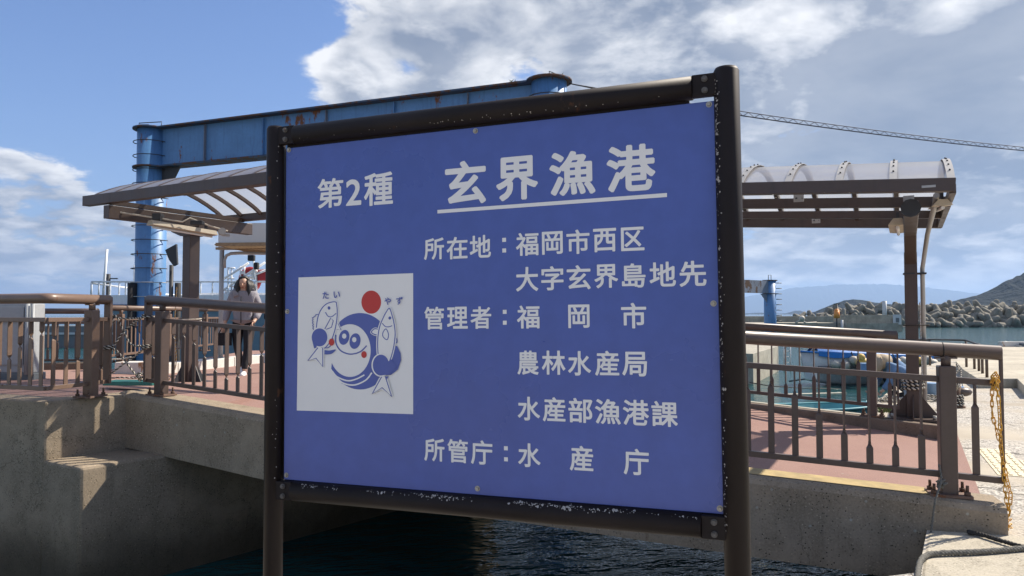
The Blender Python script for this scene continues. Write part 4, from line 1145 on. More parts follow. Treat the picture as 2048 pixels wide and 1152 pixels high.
# right fish
fill([(800, 600), (820, 600), (845, 650), (849, 700), (826, 765), (778, 802), (722, 806), (745, 745), (764, 708), (792, 672)], PB, 'arm', False)
stroke([(692, 485), (665, 480), (642, 503), (665, 520), (690, 523)], 16, PWt, 'fin_halo')
stroke([(692, 485), (665, 480), (642, 503), (665, 520), (690, 523)], 7, PB, 'fin_outline')
fill([(692, 488), (665, 484), (647, 503), (665, 516), (690, 519)], PWt, 'fin')
stroke([(803, 535), (818, 550), (818, 575), (803, 584)], 7, PB, 'fin_outline')
f2_ = [(768, 338), (745, 365), (722, 410), (702, 460), (690, 520), (686, 590), (690, 660), (700, 740), (740, 760), (772, 698), (790, 640), (802, 580), (808, 510), (800, 440), (786, 385)]
fish(f2_)
fill(ell(771, 405, 10, 11), PB, 'fish_eye'); stroke([(718, 441), (740, 464), (765, 466), (788, 458)], 6, PB, 'fish_mouth')
stroke([(745, 481), (724, 505), (724, 535), (752, 556), (762, 520)], 6, PB, 'fish_fin', True)
stroke([(716, 812), (650, 932), (718, 890), (785, 953), (740, 812)], 24, PWt, 'tail_halo', False, False)
fill([(690, 800), (698, 824), (708, 806)], PB, 'fin'); fill([(743, 812), (752, 834), (762, 812)], PB, 'fin')
fill([(716, 812), (650, 932), (718, 890), (785, 953), (740, 812)], PWt, 'tail')
stroke([(716, 812), (650, 932), (718, 890), (785, 953), (740, 812)], 7, PB, 'tail_outline', False, False)
stroke(ell(710, 733, 60, 76), 12, PWt, 'hand_halo', True, False)
fill(ell(710, 733, 57, 73), PB, 'hand')
fill([(712, 700), (764, 706), (778, 690), (822, 740), (770, 800), (712, 804)], PB, 'arm')
text_line('kana_character', boxes((560, 520), 3.49, [('た', 303, 347, 222, 272), ('い', 380, 425, 220, 266), ('や', 735, 780, 262, 314), ('ず', 815, 862, 258, 312)]), lay[0] , PB, EMB, .022)

# ------------------------------------------------------------ sea defences
bw = thing('harbour_breakwater', 'long low concrete breakwater wall in front of the tetrapods', 'wall', (50, 112, WZ))
def boxpx(x0, x1, yt, yb, Y, depth, name, m, parent, zb=None):
    a = at(x0, yt, Y); b = at(x1, yt, Y); zbo = at(x0, yb, Y).z if zb is None else zb
    mb = MB(); mb.prism([(a.x, Y, zbo), (b.x, Y, zbo), (b.x, Y + depth, zbo), (a.x, Y + depth, zbo)], [(a.x, Y, a.z), (b.x, Y, a.z), (b.x, Y + depth, a.z), (a.x, Y + depth, a.z)])
    return mb.build(name, m, parent)
boxpx(1440, 1692, 632.5, 0, 125, 3, 'parapet', 'conc_far', bw, -3)
boxpx(1690, 1804, 630, 0, 112, 4, 'head_block', 'conc_far', bw, -4)
boxpx(1694, 1797, 646, 0, 111, 2, 'head_step', 'conc_far', bw, -4)
boxpx(1440, 1691, 646, 0, 113, 10, 'walkway', 'conc_far', bw, -4)
world_parent(bw)
boxpx(1440, 1545, 655.5, 0, 104, 4, 'inner_mole', 'conc_far', None, -4); tag(bpy.data.objects['inner_mole'], 'dark end of the inner mole in front of the breakwater', 'wall')
p = at(1794, 639, 111.8); mb = MB(); mb.box(p, (1.25, .08, 1.5)); nb_ = mb.build('notice_board', 'grey_paint', None); tag(nb_, 'white notice board with a grey mark on the breakwater head', 'sign')
mb = MB(); mb.box(p + Vector((.05, -.06, -.1)), (.5, .03, .7)); mm = mb.build('printed_mark', 'boat_grey', nb_)
# navigation marks
def beacon(px, yb, yt, Y, m1, m2, label, lampy=None, cat='beacon', r=.12):
    b = at(px, yb, Y); t = at(px, yt, Y); root = thing('navigation_beacon', label, cat, b)
    mb = MB(); mb.cyl(b - Vector((0, 0, 1)), t, r, 8); mb.build('pole', m1, root)
    if lampy:
        c = at(px, lampy, Y); mb = MB(); mb.cyl(c - Vector((0, 0, .6)), c + Vector((0, 0, .5)), .45, 12, .36); mb.ball(c + Vector((0, 0, .55)), .34, (1, 1, .7)); mb.build('lamp', m2, root)
        mb = MB(); mb.box(t, (.9, .1, .15)); mb.build('cross_bar', m1, root)
    world_parent(root)
beacon(1673.5, 655, 608, 108, 'dark_steel', 'orange', 'thin pole beacon with an orange lamp at the breakwater', 628, 'beacon', .10)
beacon(1769, 628, 602, 118, 'grey_paint', 'grey_paint', 'pale pole on the breakwater head in front of the island', None, 'pole', .35)
beacon(1684, 655, 640, 110, 'grey_paint', 'grey_paint', 'short grey stake on the breakwater walkway right of the orange beacon', None, 'pole', .18)
c = at(1604, 645, 112); mb = MB(); mb.ball(c + Vector((0, 0, .6)), .45); mb.tube([c + Vector((-1, 0, -.1)), c + Vector((-.2, 0, .4)), c + Vector((.6, 0, -.1)), c + Vector((2.2, 0, 0))], .14, 6)
tag(mb.build('covered_mooring_gear', 'buoy_white', None), 'pale ball and gear lying on the breakwater walkway', 'buoy')

def tetrapod_mesh(seed):
    rnd = random.Random(seed); bm = bmesh.new()
    dirs = [Vector(d).normalized() for d in ((1, 1, 1), (-1, -1, 1), (-1, 1, -1), (1, -1, -1))]
    mb = MB()
    for d in dirs: mb.tube([d * .1, d * .62, d * 1.45, d * 1.68, d * 1.76], .4, 10, rs=[.60, .52, .36, .31, .14])
    mb.ball((0, 0, 0), .55, sub=2)
    bmesh.ops.recalc_face_normals(mb.bm, faces=mb.bm.faces)
    me = bpy.data.meshes.new('tetrapod'); mb.bm.to_mesh(me); mb.bm.free(); me.materials.append(M['tetra']); return me
M['tetra'] = concrete('tetrapod_concrete', (.25, .235, .195), 0.0, False, .15, .5)
tm = tetrapod_mesh(1)
rnd = random.Random(11)
def tetra(x, y, z, s):
    o = bpy.data.objects.new('tetrapod', tm); COL.objects.link(o)
    o.location = (x, y, z); o.rotation_euler = (rnd.uniform(0, 6.3), rnd.uniform(0, 6.3), rnd.uniform(0, 6.3)); o.scale = (s, s, s)
    o['label'] = 'grey concrete tetrapod heaped in the sea defence behind the harbour wall'; o['category'] = 'tetrapod'; o['group'] = 'tetrapods heaped along the sea defence'
cnt = 0
for px in range(1798, 2110, 15):
    for row, (zz, dy) in enumerate(((WZ + .2, 0), (WZ + 1.3, 1.4), (WZ + 2.3, 2.9), (WZ + 3.15, 4.6))):
        Y = 147 + dy + rnd.uniform(-.6, .6)
        x = (px + rnd.uniform(-5, 5) + (6 if row % 2 else 0) - 1024) / F * Y
        rise = .35 if px > 1960 else 0
        tetra(x, Y, zz + rise * row * .3 + rnd.uniform(-.35, .35), rnd.uniform(1.25, 1.45)); cnt += 1
for px in range(1598, 1800, 13):
    for row, (zz, dy) in enumerate(((-.9, 0), (.05, 1.2))):
        if px < 1640 and row: continue
        Y = 136 + dy; x = (px + rnd.uniform(-5, 5) - 1024) / F * Y
        tetra(x, Y, zz + rnd.uniform(-.4, .4) + (0.5 if px > 1690 and row else 0), rnd.uniform(.95, 1.1)); cnt += 1
mb = MB(); a = at(1590, 650, 140); b_ = at(1800, 650, 155)
mb.prism([(a.x, 141, -4), (60, 149, -4), (200, 149, -4), (200, 175, -4), (a.x, 160, -4)], [(a.x, 144, -1.6), (60, 153.5, -1.2), (200, 153.5, -1.2), (200, 165, -1.2), (a.x, 150, -1.6)])
struct(mb.build('rubble_mound_ground', 'tetra'))

# left outer mole and inner quay wall in the right basin
mb = MB(); y0 = 58; xa, xb = at(60, 648, y0).x, at(420, 648, y0).x
mb.prism([(xa - 12, y0, -4), (xb, y0, -4), (xb, y0 + 4, -4), (xa - 12, y0 + 4, -4)], [(xa - 12, y0, -.95), (xb, y0, -.95), (xb, y0 + 4, -.95), (xa - 12, y0 + 4, -.95)])
om = tag(mb.build('outer_mole', 'boat_grey', None), 'dark far harbour wall glimpsed between the left balusters', 'wall')
mb = MB(); mb.box(((xa + xb) / 2, y0 - .08, at(100, 667, y0).z), (xb - xa, .1, .16)); mb.build('fender_rail', 'grey_paint', om)
iq = [(12.35, 34.4), (9.1, 28), (-4, 42), (2, 70), (20, 70)]
mb = MB(); mb.prism([V3(Vector(p), -5) for p in iq], [V3(Vector(p), -1.5) for p in iq]); iw = mb.build('inner_quay_wall', 'conc_pale', None); tag(iw, 'pale vertical quay wall with panel joints left of the fishing boat', 'wall')
for t in (.25, .5, .75):
    p = Vector((12.35, 34.4)).lerp(Vector((9.1, 28)), t); mb = MB(); mb.bar(V3(p, -2.7), V3(p, -1.5), .05, .05); mb.build('joint', 'boat_grey', iw)
mb = MB(); mb.bar(Vector((12.42, 34.4, -3)), Vector((12.42, 34.4, -1.2)), .16, .2); mb.build('corner_fender', 'rust_bolt', iw)
lad = thing('quay_ladder', 'pale ladder at the corner of the inner quay wall', 'ladder', (12.7, 34.3, WZ))
for dx_ in (.12, .42):
    mb = MB(); mb.cyl((12.45 + dx_, 34.3, WZ - .3), (12.45 + dx_, 34.3, -1.3), .025, 6); mb.build('stile', 'grey_paint', lad)
for i in range(5):
    mb = MB(); z = WZ + .15 + i * .26; mb.cyl((12.57, 34.3, z), (12.87, 34.3, z), .018, 6); mb.build('rung', 'grey_paint', lad)
world_parent(lad)

# ------------------------------------------------------------ boats
def hull(L_, B_, H_, bowrise=.3, nst=14, keel=.35):
    """open hull, bow towards -x; returns rings of outer points from port gunwale over keel to starboard gunwale"""
    rings = []
    for i in range(nst + 1):
        t = i / nst; x = -L_ / 2 + L_ * t
        w = B_ / 2 * min(1, (sin(min(t * 1.7, 1) * pi / 2)) ** .75) * (1 - .12 * max(0, t - .6) / .4) + .02
        zg = H_ + bowrise * (1 - t) ** 2; zk = -keel * .3 + .25 * (1 - min(1, t * 3)) ** 2
        r = []
        for k_ in range(9):
            a = k_ / 8 * 2 - 1
            y = a * w; z = zk + (zg - zk) * (abs(a) ** 3.2)
            if abs(a) == 1: z = zg
            r.append(Vector((x - (0.22 * (z / H_) if t < .3 else 0) * (1 - t / .3 if t < .3 else 0), y, z)))
        rings.append(r)
    return rings
def boat(name, label, loc, rz, L_, B_, H_, cols, **kw):
    root = thing(name, label, 'boat', loc, rz); local(root)
    rg = hull(L_, B_, H_, **kw)
    mb = MB(); bm = mb.bm; vs_ = [[bm.verts.new(p) for p in r] for r in rg]
    for a, b in zip(vs_, vs_[1:]):
        for i in range(8):
            f = bm.faces.new([a[i], a[i + 1], b[i + 1], b[i]]); f.smooth = True
    bm.faces.new(vs_[-1])
    inn = [[bm.verts.new(Vector((p.x, p.y * .93, p.z if abs(i - 4) == 4 else max(p.z + .05, .12)))) for i, p in enumerate(r)] for r in rg]
    for a, b in zip(inn, inn[1:]):
        for i in range(8): bm.faces.new([a[i], b[i], b[i + 1], a[i + 1]])
    for a, b, c, d in zip(vs_, vs_[1:], inn, inn[1:]):
        bm.faces.new([a[0], b[0], d[0], c[0]]); bm.faces.new([a[8], c[8], d[8], b[8]])
    mb.build('hull', cols[0], root)
    mb = MB()
    for s_ in (0, 8): mb.tube([r[s_] + Vector((0, 0, .01)) for r in rg], .035, 6)
    mb.build('gunwale', cols[1], root)
    return root, rg
fb, rg = boat('fishing_boat', 'white and blue open fishing boat moored bow left with buoys on its side', (14.3, 28.6, WZ + .02), radians(12), 6.6, 2.2, 1.0, ('boat_white', 'boat_blue'), bowrise=.22)
mb = MB(); bm = mb.bm                     # blue tarpaulin over the bow and midships
rr = [[bm.verts.new(Vector((r[0].x, lerp(r[0].y, r[8].y, j / 6) * 1.02, r[0].z + .03 + .34 * sin(pi * j / 6) ** .6 + .03 * sin(i * 2.1 + j)))) for j in range(7)] for i, r in enumerate(rg[1:12])]
for a, b in zip(rr, rr[1:]):
    for i in range(6): f = bm.faces.new([a[i], a[i + 1], b[i + 1], b[i]]); f.smooth = True
mb.build('cover', 'boat_blue', fb)
mb = MB(); bm = mb.bm
sk = [[bm.verts.new(Vector((r[0].x, r[0].y * 1.03 - .02 - .01 * sin(i * 1.7), r[0].z + dz_2))) for dz_2 in (.06, -.12 - .05 * (i % 3 == 1))] for i, r in enumerate(rg[1:13])]
for a, b in zip(sk, sk[1:]): bm.faces.new([a[0], b[0], b[1], a[1]])
mb.build('cover_skirt', 'boat_blue', fb)
for i in (3, 6, 8):
    q = rg[i][0]; mb = MB(); mb.tube([q + Vector((0, -.06, .1)), q + Vector((.15, -.10, -.3)), q + Vector((.25, -.1, -.6))], .02, 5); mb.build('lashing', 'rope_dark', fb)
mb = MB(); mb.tube([(r[0].x, r[0].y - .012, r[0].z * .55 - .05) for r in rg[1:]], .05, 6, rs=[.11] * (len(rg) - 1)); mb.build('rubbing_band', 'boat_grey', fb)
mb = MB(); mb.tube([(-3.2, -.1, 1.2), (-2.9, -.1, 1.45), (-2.5, -.2, 1.25)], .04, 6); mb.build('bow_roller', 'alu', fb)
Mf = Matrix.Translation((14.3, 28.6, WZ + .02)) @ Matrix.Rotation(radians(12), 4, 'Z')
rnd = random.Random(3)
for i in range(17):
    t = .12 + i * .046; x = -3.3 + 6.6 * t; y = -1.1 * min(1, sin(min(t * 1.7, 1) * pi / 2) ** .75) - .16
    z = .86 + rnd.uniform(-.16, .10)
    r = rnd.uniform(.14, .20); mb = MB(); mb.ball((0, 0, 0), r, (rnd.uniform(1, 1.35), 1, 1)); mb.cyl((r * .8, 0, 0), (r * 1.45, 0, .02), .035, 6)
    yl = i in (10, 14, 15)
    o = mb.build('buoy', 'buoy_yellow' if yl else 'buoy_white', None); o.location = Mf @ Vector((x, y, z)); o.rotation_euler = (rnd.uniform(-1, 1), rnd.uniform(-1, 1), rnd.uniform(0, 6))
    tag(o, ('weathered yellow buoy hanging on the side of the fishing boat' if yl else 'weathered off white buoy hanging on the side of the fishing boat'), 'buoy', 'yellow buoys on the fishing boat' if yl else 'white buoys on the fishing boat')
for px, py in ((1722, 715), (1728, 725), (1720, 727)):
    mb = MB(); mb.ball((0, 0, 0), .15); o = mb.build('buoy', 'buoy_yellow', None); o.location = at(px, py, 27.0); tag(o, 'orange yellow buoy in the cluster at the stern of the fishing boat', 'buoy', 'orange yellow buoys near the stern')
mb = MB(); mb.box(at(1731, 736, 26.6), (.42, .3, .36)); cr = tag(mb.build('fish_crate', 'bucket', None, .02), 'pale blue plastic crate by the stern of the fishing boat', 'crate')

dg, rg2 = boat('dinghy', 'small turquoise dinghy with an outboard motor floating below the far kerb', (7.55, 17.6, WZ), radians(176), 2.9, 1.25, .42, ('turquoise', 'turquoise'), bowrise=.14, keel=.2)
mb = MB(); mb.box((0, 0, .3), (.25, 1.05, .04)); mb.box((.8, 0, .3), (.25, 1.0, .04)); mb.build('thwart', 'turquoise', dg)
om_ = thing('outboard_motor', 'grey outboard motor tilted up at the back of the turquoise dinghy', 'motor', at(1622, 805, 17.2), .3); local(om_)
mb = MB(); mb.box((0, 0, .62), (.16, .24, .20)); mb.build('cowling', 'grey_paint', om_, .03)
mb = MB(); mb.bar((0, 0, -.05), (0, 0, .55), .07, .12); mb.box((0, .1, .1), (.12, .3, .03)); mb.build('leg', 'boat_grey', om_, .01)
mb = MB(); mb.cyl((0, .05, .55), (-.2, .5, .45), .02, 6); mb.build('tiller', 'dark_steel', om_)
bx = MB(); bx.bar(Vector(at(1575, 790, 17.9)), Vector(at(1690, 787, 18.2)), .16, .05)
tag(bx.build('plank', 'conc_pale', None), 'pale plank lying across the turquoise dinghy', 'plank')
mb = MB(); mb.tube([at(1500, 765, 20), at(1540, 772, 20.5), at(1600, 776, 21), at(1680, 778, 24)], .015, 5)
tag(mb.build('mooring_line', 'rope_dark', None), 'thin dark mooring line sagging over the water behind the far railing', 'rope')

# ------------------------------------------------------------ ferry on the left
fe = thing('moored_ferry', 'white ferry with blue stripe and deck railings moored behind the landing', 'ship', (-6, 28, WZ))
YF = 27.0
def fz(y): return at(300, y, YF).z
def fx(x): return at(x, 600, YF).x
x0, x1 = fx(148), fx(900); zd = fz(606)
def hullpl(yo, inset): return [(x0 + inset + 1.2, YF + yo), (x1, YF + yo), (x1, YF + 7 - yo), (x0 + 2.2, YF + 7 - yo), (x0 + inset - .2, YF + 3.5)]
mb = MB(); h0_ = hullpl(0, 0)
mb.prism([V3(Vector(p), -3.2) for p in hullpl(.5, .8)], [V3(Vector(p), fz(620)) for p in h0_]); mb.build('hull', 'hull_grey', fe)
mb = MB(); mb.prism([V3(Vector(p), fz(620)) for p in hullpl(-.06, -.05)], [V3(Vector(p), fz(609)) for p in hullpl(-.06, -.05)]); mb.build('stripe', 'hull_blue', fe)
xs = fx(212)
mb = MB(); q = [(xs, YF + .1), (x1, YF + .1), (x1, YF + 6.8), (xs, YF + 6.8)]; mb.prism([V3(Vector(p), fz(609)) for p in q], [V3(Vector(p), fz(590)) for p in q]); mb.build('bulwark', 'white_paint', fe)
mb = MB(); q = [(fx(215), YF + 1.2), (fx(262), YF + 1.2), (fx(262), YF + 6), (fx(215), YF + 6)]; mb.prism([V3(Vector(p), fz(590)) for p in q], [V3(Vector(p), fz(583 if i in (1, 2) else 589)) for i, p in enumerate(q)]); mb.build('bow_deck', 'white_paint', fe)
mb = MB(); q = [(fx(385), YF + .5), (x1, YF + .5), (x1, YF + 6.6), (fx(385), YF + 6.6)]; mb.prism([V3(Vector(p), fz(590)) for p in q], [V3(Vector(p), fz(585)) for p in q]); mb.build('deck_house', 'white_paint', fe)
def pipe(pts, r, name='handrail', m='white_paint', par=fe):
    mb = MB(); mb.tube(pts, r, 6); return mb.build(name, m, par)
rz_ = fz(563)
pipe([Vector((fx(176), YF + .2, rz_)), Vector((x1, YF + .2, rz_))], .035)
pipe([Vector((fx(176), YF + .2, rz_)), Vector((fx(176), YF + .2, fz(592)))], .035)
pipe([Vector((fx(176), YF + .2, fz(566))), Vector((fx(249), YF + 1.8, fz(578)))], .035)
pipe([Vector((fx(176), YF + .2, fz(592))), Vector((x1, YF + .2, fz(592)))], .03)
for x in (191, 214, 232, 245, 250, 396, 420, 452, 480, 505, 530, 560, 600): pipe([Vector((fx(x), YF + .2, rz_)), Vector((fx(x), YF + .2, fz(592)))], .028, 'stanchion')
pipe([Vector((fx(197), YF + .3, fz(592))), Vector((fx(203), YF + .3, fz(497)))], .045, 'mast')
pipe([Vector((fx(251), YF + .6, fz(592))), Vector((fx(251), YF + .6, fz(528)))], .035, 'mast')
# stairs with two sloped handrails
for (xa, ya, xb, yb) in ((441, 562, 497, 526), (441, 584, 530, 525), (468, 566, 545, 535)):
    pipe([at(xa, ya, YF + .4), at(xb, yb, YF + .4)], .045, 'stair_rail')
for x, ya, yb in ((456, 536, 586), (463, 536, 586), (481, 532, 560), (489, 530, 556), (513, 533, 590), (505, 540, 560), (469, 575, 590)):
    pipe([at(x, ya, YF + .5), at(x, yb, YF + .5)], .03, 'stanchion')
pipe([at(455, 536, YF + .5), at(470, 536, YF + .5)], .035); pipe([at(455, 557, YF + .5), at(468, 557, YF + .5)], .035); pipe([at(450, 585, YF + .5), at(470, 585, YF + .5)], .035)
for i in range(7):
    t = i / 6; p = at(lerp(446, 528, t), lerp(590, 540, t), YF + .9); mb = MB(); mb.box(p, (.5, .6, .04)); mb.build('stair_tread', 'white_paint', fe)
mb = MB(); c = at(503, 516, YF + .2); mb.box(c, (.24, .2, .22)); mb.build('loudspeaker', 'rubber', fe, .03)
mb = MB(); c = at(513, 532, YF + .2); mb.box(c, (.15, .2, .26)); mb.build('floodlamp', 'rubber', fe, .03)
pipe([at(507, 520, YF + .2), at(509, 560, YF + .2)], .03, 'lamp_pole')
mb = MB(); c = at(500, 560, YF + .6); mb.tube([c + Vector((cos(a) * .34, 0, sin(a) * .40)) for a in [2 * pi * i / 20 for i in range(20)]], .10, 8, closed=True)
lr = mb.build('life_ring', 'red', None); tag(lr, 'dark red life ring on the ferry rail behind the woman', 'life ring')
for a in (.8, 2.4, 4.0, 5.5):
    mb = MB(); mb.box(c + Vector((cos(a) * .34, -.03, sin(a) * .40)), (.12, .2, .12)); mb.build('band', 'shoe', lr)
mb = MB(); mb.box(at(527, 553, YF + .6), (.34, .3, .46)); mb.build('equipment_locker', 'red', fe, .02)
world_parent(fe)
mb = MB(); p = at(217, 548, 40); mb.cyl(p, (p.x, p.y, -3), .11, 8); mb.box(p - Vector((-.15, 0, .25)), (.7, .08, .06))
tag(mb.build('utility_pole', 'dark_steel', None), 'distant dark pole with a small arm beyond the ferry bow', 'pole')

# translucent screen and reed shelter behind the woman
YS = 14.5
scr = MB(); a = at(437, 446, YS); b_ = at(640, 446, YS); scr.prism([(a.x, YS, at(437, 500, YS).z), (b_.x, YS, at(437, 500, YS).z), (b_.x, YS + .03, at(437, 500, YS).z), (a.x, YS + .03, at(437, 500, YS).z)],
   [(a.x, YS, a.z), (b_.x, YS, a.z), (b_.x, YS + .03, a.z), (a.x, YS + .03, a.z)])
tag(scr.build('wind_screen_panel', 'grey_paint', None), 'pale grey wind screen sheet above the tan shelter roof', 'screen')
sh = thing('boarding_shelter', 'small shelter with tan slatted roof on a grey pole, behind the woman', 'shelter', at(441, 700, YS))
pb = at(441, 704, 13.6)
mb = MB(); mb.cyl(Vector((pb.x, 13.6, PZ)), Vector((pb.x, 13.6, at(441, 500, 13.6).z)), .042, 10); mb.build('post', 'alu', sh)
mb = MB(); mb.tube([at(449, 536, 13.6), at(449, 520, 13.6), at(453, 511, 13.6), at(462, 507, 13.6), at(480, 506, 13.6), at(640, 508, 13.6)], .03, 8); mb.build('gutter_pipe', 'alu', sh)
for i in range(26):
    t = i / 25; a = at(432 + i * 8.0, 489 - t * 3, 13.2); b_ = a + Vector((.12, 1.4, -.02))
    mb = MB(); mb.bar(a, b_, .055, .018); mb.build('slat', 'tan_roof', sh)
for yy, Y in ((490, 13.2), (488, 14.5), (497, 13.9)):
    mb = MB(); mb.bar(at(432, yy, Y), at(645, yy - 2, Y), .05, .045); mb.build('batten', 'tan_roof', sh)
mb = MB(); q = [at(445, 497, 13.5), at(645, 505, 13.5), at(645, 511, 13.5), at(500, 503, 13.5)]; mb.prism(q, [p + Vector((0, .04, 0)) for p in q]); mb.build('fascia', 'tan_roof', sh)
world_parent(sh)

# grey cabinet far left
cbz = -.95; ca = onz(66, 763, cbz)
cab = thing('utility_cabinet', 'pale grey metal cabinet standing on the landing behind the left railing', 'cabinet', (ca.x, ca.y, cbz)); 
zt_ = at(83, 607, ca.y).z
mb = MB(); mb.box((ca.x - 1.1, ca.y + .12, (cbz + .12 + zt_) / 2), (2.2, .24, zt_ - cbz - .12)); body = mb.build('body', 'cabinet', cab, .012)
for i, (xa, xb) in enumerate(((-.10, -.04), (-1.05, -.14), (-2.1, -1.10))):
    mb = MB(); mb.box((ca.x + (xa + xb) / 2, ca.y - .008, (cbz + .22 + zt_ - .03) / 2), (xb - xa, .02, zt_ - cbz - .28)); mb.build('door', 'cabinet', cab, .004)
mb = MB(); mb.box((ca.x - 1.1, ca.y + .12, cbz + .06), (2.24, .28, .12)); mb.build('plinth', 'boat_grey', cab, .01)
mb = MB(); mb.box((ca.x - .6, ca.y - .03, cbz + .85), (.9, .02, .02)); mb.build('trim', 'boat_grey', cab)
mb = MB(); mb.cyl((ca.x - .065, ca.y - .05, cbz + .1), (ca.x - .065, ca.y - .05, zt_), .03, 8); mb.cyl((ca.x + .01, ca.y - .05, cbz + .1), (ca.x + .01, ca.y - .05, zt_), .022, 8); mb.build('pipe', 'cabinet', cab)
world_parent(cab)

# ------------------------------------------------------------ ropes and chain
def twisted(name, pts, r, label, m1='rope_dark', m2='rope_pale', pitch=.05, cat='rope', k=6, strands=2):
    ps = []
    P3 = [Vector(p) for p in pts]
    for i in range(len(P3) - 1):
        p0 = P3[max(0, i - 1)]; p1 = P3[i]; p2 = P3[i + 1]; p3 = P3[min(len(P3) - 1, i + 2)]
        for j in range(k):
            t = j / k; ps.append(.5 * ((2 * p1) + (p2 - p0) * t + (2 * p0 - 5 * p1 + 4 * p2 - p3) * t * t + (3 * p1 - p0 - 3 * p2 + p3) * t ** 3))
    ps.append(P3[-1])
    seg = []; 
    for a, b in zip(ps, ps[1:]):
        nseg = max(1, int((b - a).length / (pitch / 5)))
        for j in range(nseg): seg.append(a.lerp(b, j / nseg))
    seg.append(ps[-1])
    if len(seg) > 700: seg = seg[::2]
    root = thing(name, label, cat, seg[0])
    for q in range(strands):
        out = []; s = 0; nrm = None
        for i, p in enumerate(seg):
            t = (seg[min(i + 1, len(seg) - 1)] - seg[max(i - 1, 0)]).normalized()
            if nrm is None: nrm = t.orthogonal().normalized()
            nrm = (nrm - t * nrm.dot(t)).normalized(); bn = t.cross(nrm)
            if i: s += (p - seg[i - 1]).length
            a = s / pitch * 2 * pi + q * 2 * pi / strands
            out.append(p + (nrm * cos(a) + bn * sin(a)) * r * .5)
        mb = MB(); mb.tube(out, r * .62, 6); mb.build('strand', m1 if q % 2 == 0 else m2, root)
    world_parent(root); return root
YG = 8.1
def ag(x, y, Y=YG): return at(x, y, Y)
twisted('barrier_rope', [ag(214, 633), ag(232, 632, 8.05), ag(246, 660), ag(262, 688), ag(288, 692, 7.95), ag(291, 690, 7.95)], .010, 'black and white rope falling from the left end post to the middle of the gap')
twisted('barrier_rope', [ag(290, 632, 7.95), ag(262, 650), ag(243, 668), ag(228, 690), ag(213, 693)], .010, 'black and white rope rising from mid left post to the right bar top')
twisted('barrier_rope', [ag(213, 693), ag(232, 700), ag(250, 722), ag(270, 748), ag(280, 756), ag(291, 752, 7.95)], .010, 'black and white rope crossing the lower gap down to the right')
twisted('barrier_rope', [ag(290, 695, 7.95), ag(270, 712), ag(245, 730), ag(225, 745), ag(214, 756)], .010, 'dark twisted rope crossing the lower gap down to the left')
twisted('barrier_rope', [ag(216, 632), ag(240, 636), ag(265, 637), ag(290, 634, 7.95)], .009, 'dark rope stretched along the top of the roped off gap')
twisted('barrier_rope', [ag(214, 757), ag(240, 755), ag(270, 756), ag(292, 752, 7.95)], .009, 'dark rope along the bottom of the roped off gap')
twisted('barrier_rope', [ag(200, 752, 8.2), ag(215, 722, 8.2), ag(245, 718, 8.3), ag(262, 714, 8.3)], .011, 'pale rope end lying over the white kerb block', 'rope_pale', 'rope_pale')
def knot(c, r, label, m1='rope_dark', m2='rope_pale', n_=26, seed=1, sc=1.0):
    rnd = random.Random(seed); pts = [c + Vector((rnd.uniform(-1, 1), rnd.uniform(-.6, .6), rnd.uniform(-1, 1) * sc)) * r for _ in range(n_)]
    twisted('rope_knot', pts, .009, label, m1, m2, k=4)
knot(ag(222, 636), .055, 'bulky knot of black and white rope at the top of the left end post', n_=14)
knot(ag(213, 755), .04, 'dark rope knot at the foot of the left end post', n_=10, seed=3)
knot(ag(281, 754), .04, 'rope knot at the foot of the right end bar', n_=10, seed=5)
# wraps round end bars
def wrap(c, rx, ry, n_, pitch, label, r=.010, m1='rope_dark', m2='rope_pale'):
    pts = [c + Vector((cos(a) * rx, sin(a) * ry, pitch * a / (2 * pi))) for a in [i * 2 * pi / 10 for i in range(int(n_ * 10))]]
    twisted('rope_wrap', pts, r, label, m1, m2, k=1)
wrap(V3(A0 - dirL * .24, 0) + Vector((0, 0, ag(290, 694, 7.95).z - .02)), .062, .05, 2.4, .022, 'rope wound round the right end bar of the gap')
wrap(V3(lp0, 0) + Vector((0, 0, ag(214, 694).z - .02)), .06, .05, 2.4, .022, 'rope wound round the left end post of the gap')
wrap(V3(A0 - dirL * .24, 0) + Vector((0, 0, ag(290, 633, 7.95).z - .02)), .062, .05, 1.8, .022, 'rope wound high round the right end bar of the gap')
# canopy column ropes
wrap(Vector((cb.x, cb.y, -.1)), .15, .15, 1.6, .03, 'thin pale rope tied round the left canopy column', .007, 'rope_pale', 'rope_pale')
twisted('hanging_rope', [V3(cb, 0) + Vector((-.13, -.15, .38)), V3(cb, 0) + Vector((-.15, -.15, -.2)), V3(cb, 0) + Vector((-.12, -.16, -.7)), V3(cb, 0) + Vector((-.2, -.2, -.92))], .008, 'yellowish rope hanging down the left canopy column', 'rope_pale', 'yellow')
wrap(V3(colR, cz + .34), .115, .115, 3.3, .045, 'thick black and tan rope wound round the right canopy column foot', .018, 'rope_dark', 'rope_pale')
wrap(V3(colR + uC * .05, cz + 1.12), .15, .115, 1.3, .01, 'thin black rope tied round the right canopy column and pipe', .007, 'rope_dark', 'rope_dark')
twisted('hanging_rope', [V3(colR + uC * .09, cz + 1.4), V3(colR + uC * .095 + vC * .02, cz + .9), V3(colR + uC * .1, cz + .4)], .008, 'white braided cord hanging between the right canopy column and its pipe', 'rope_pale', 'shoe')
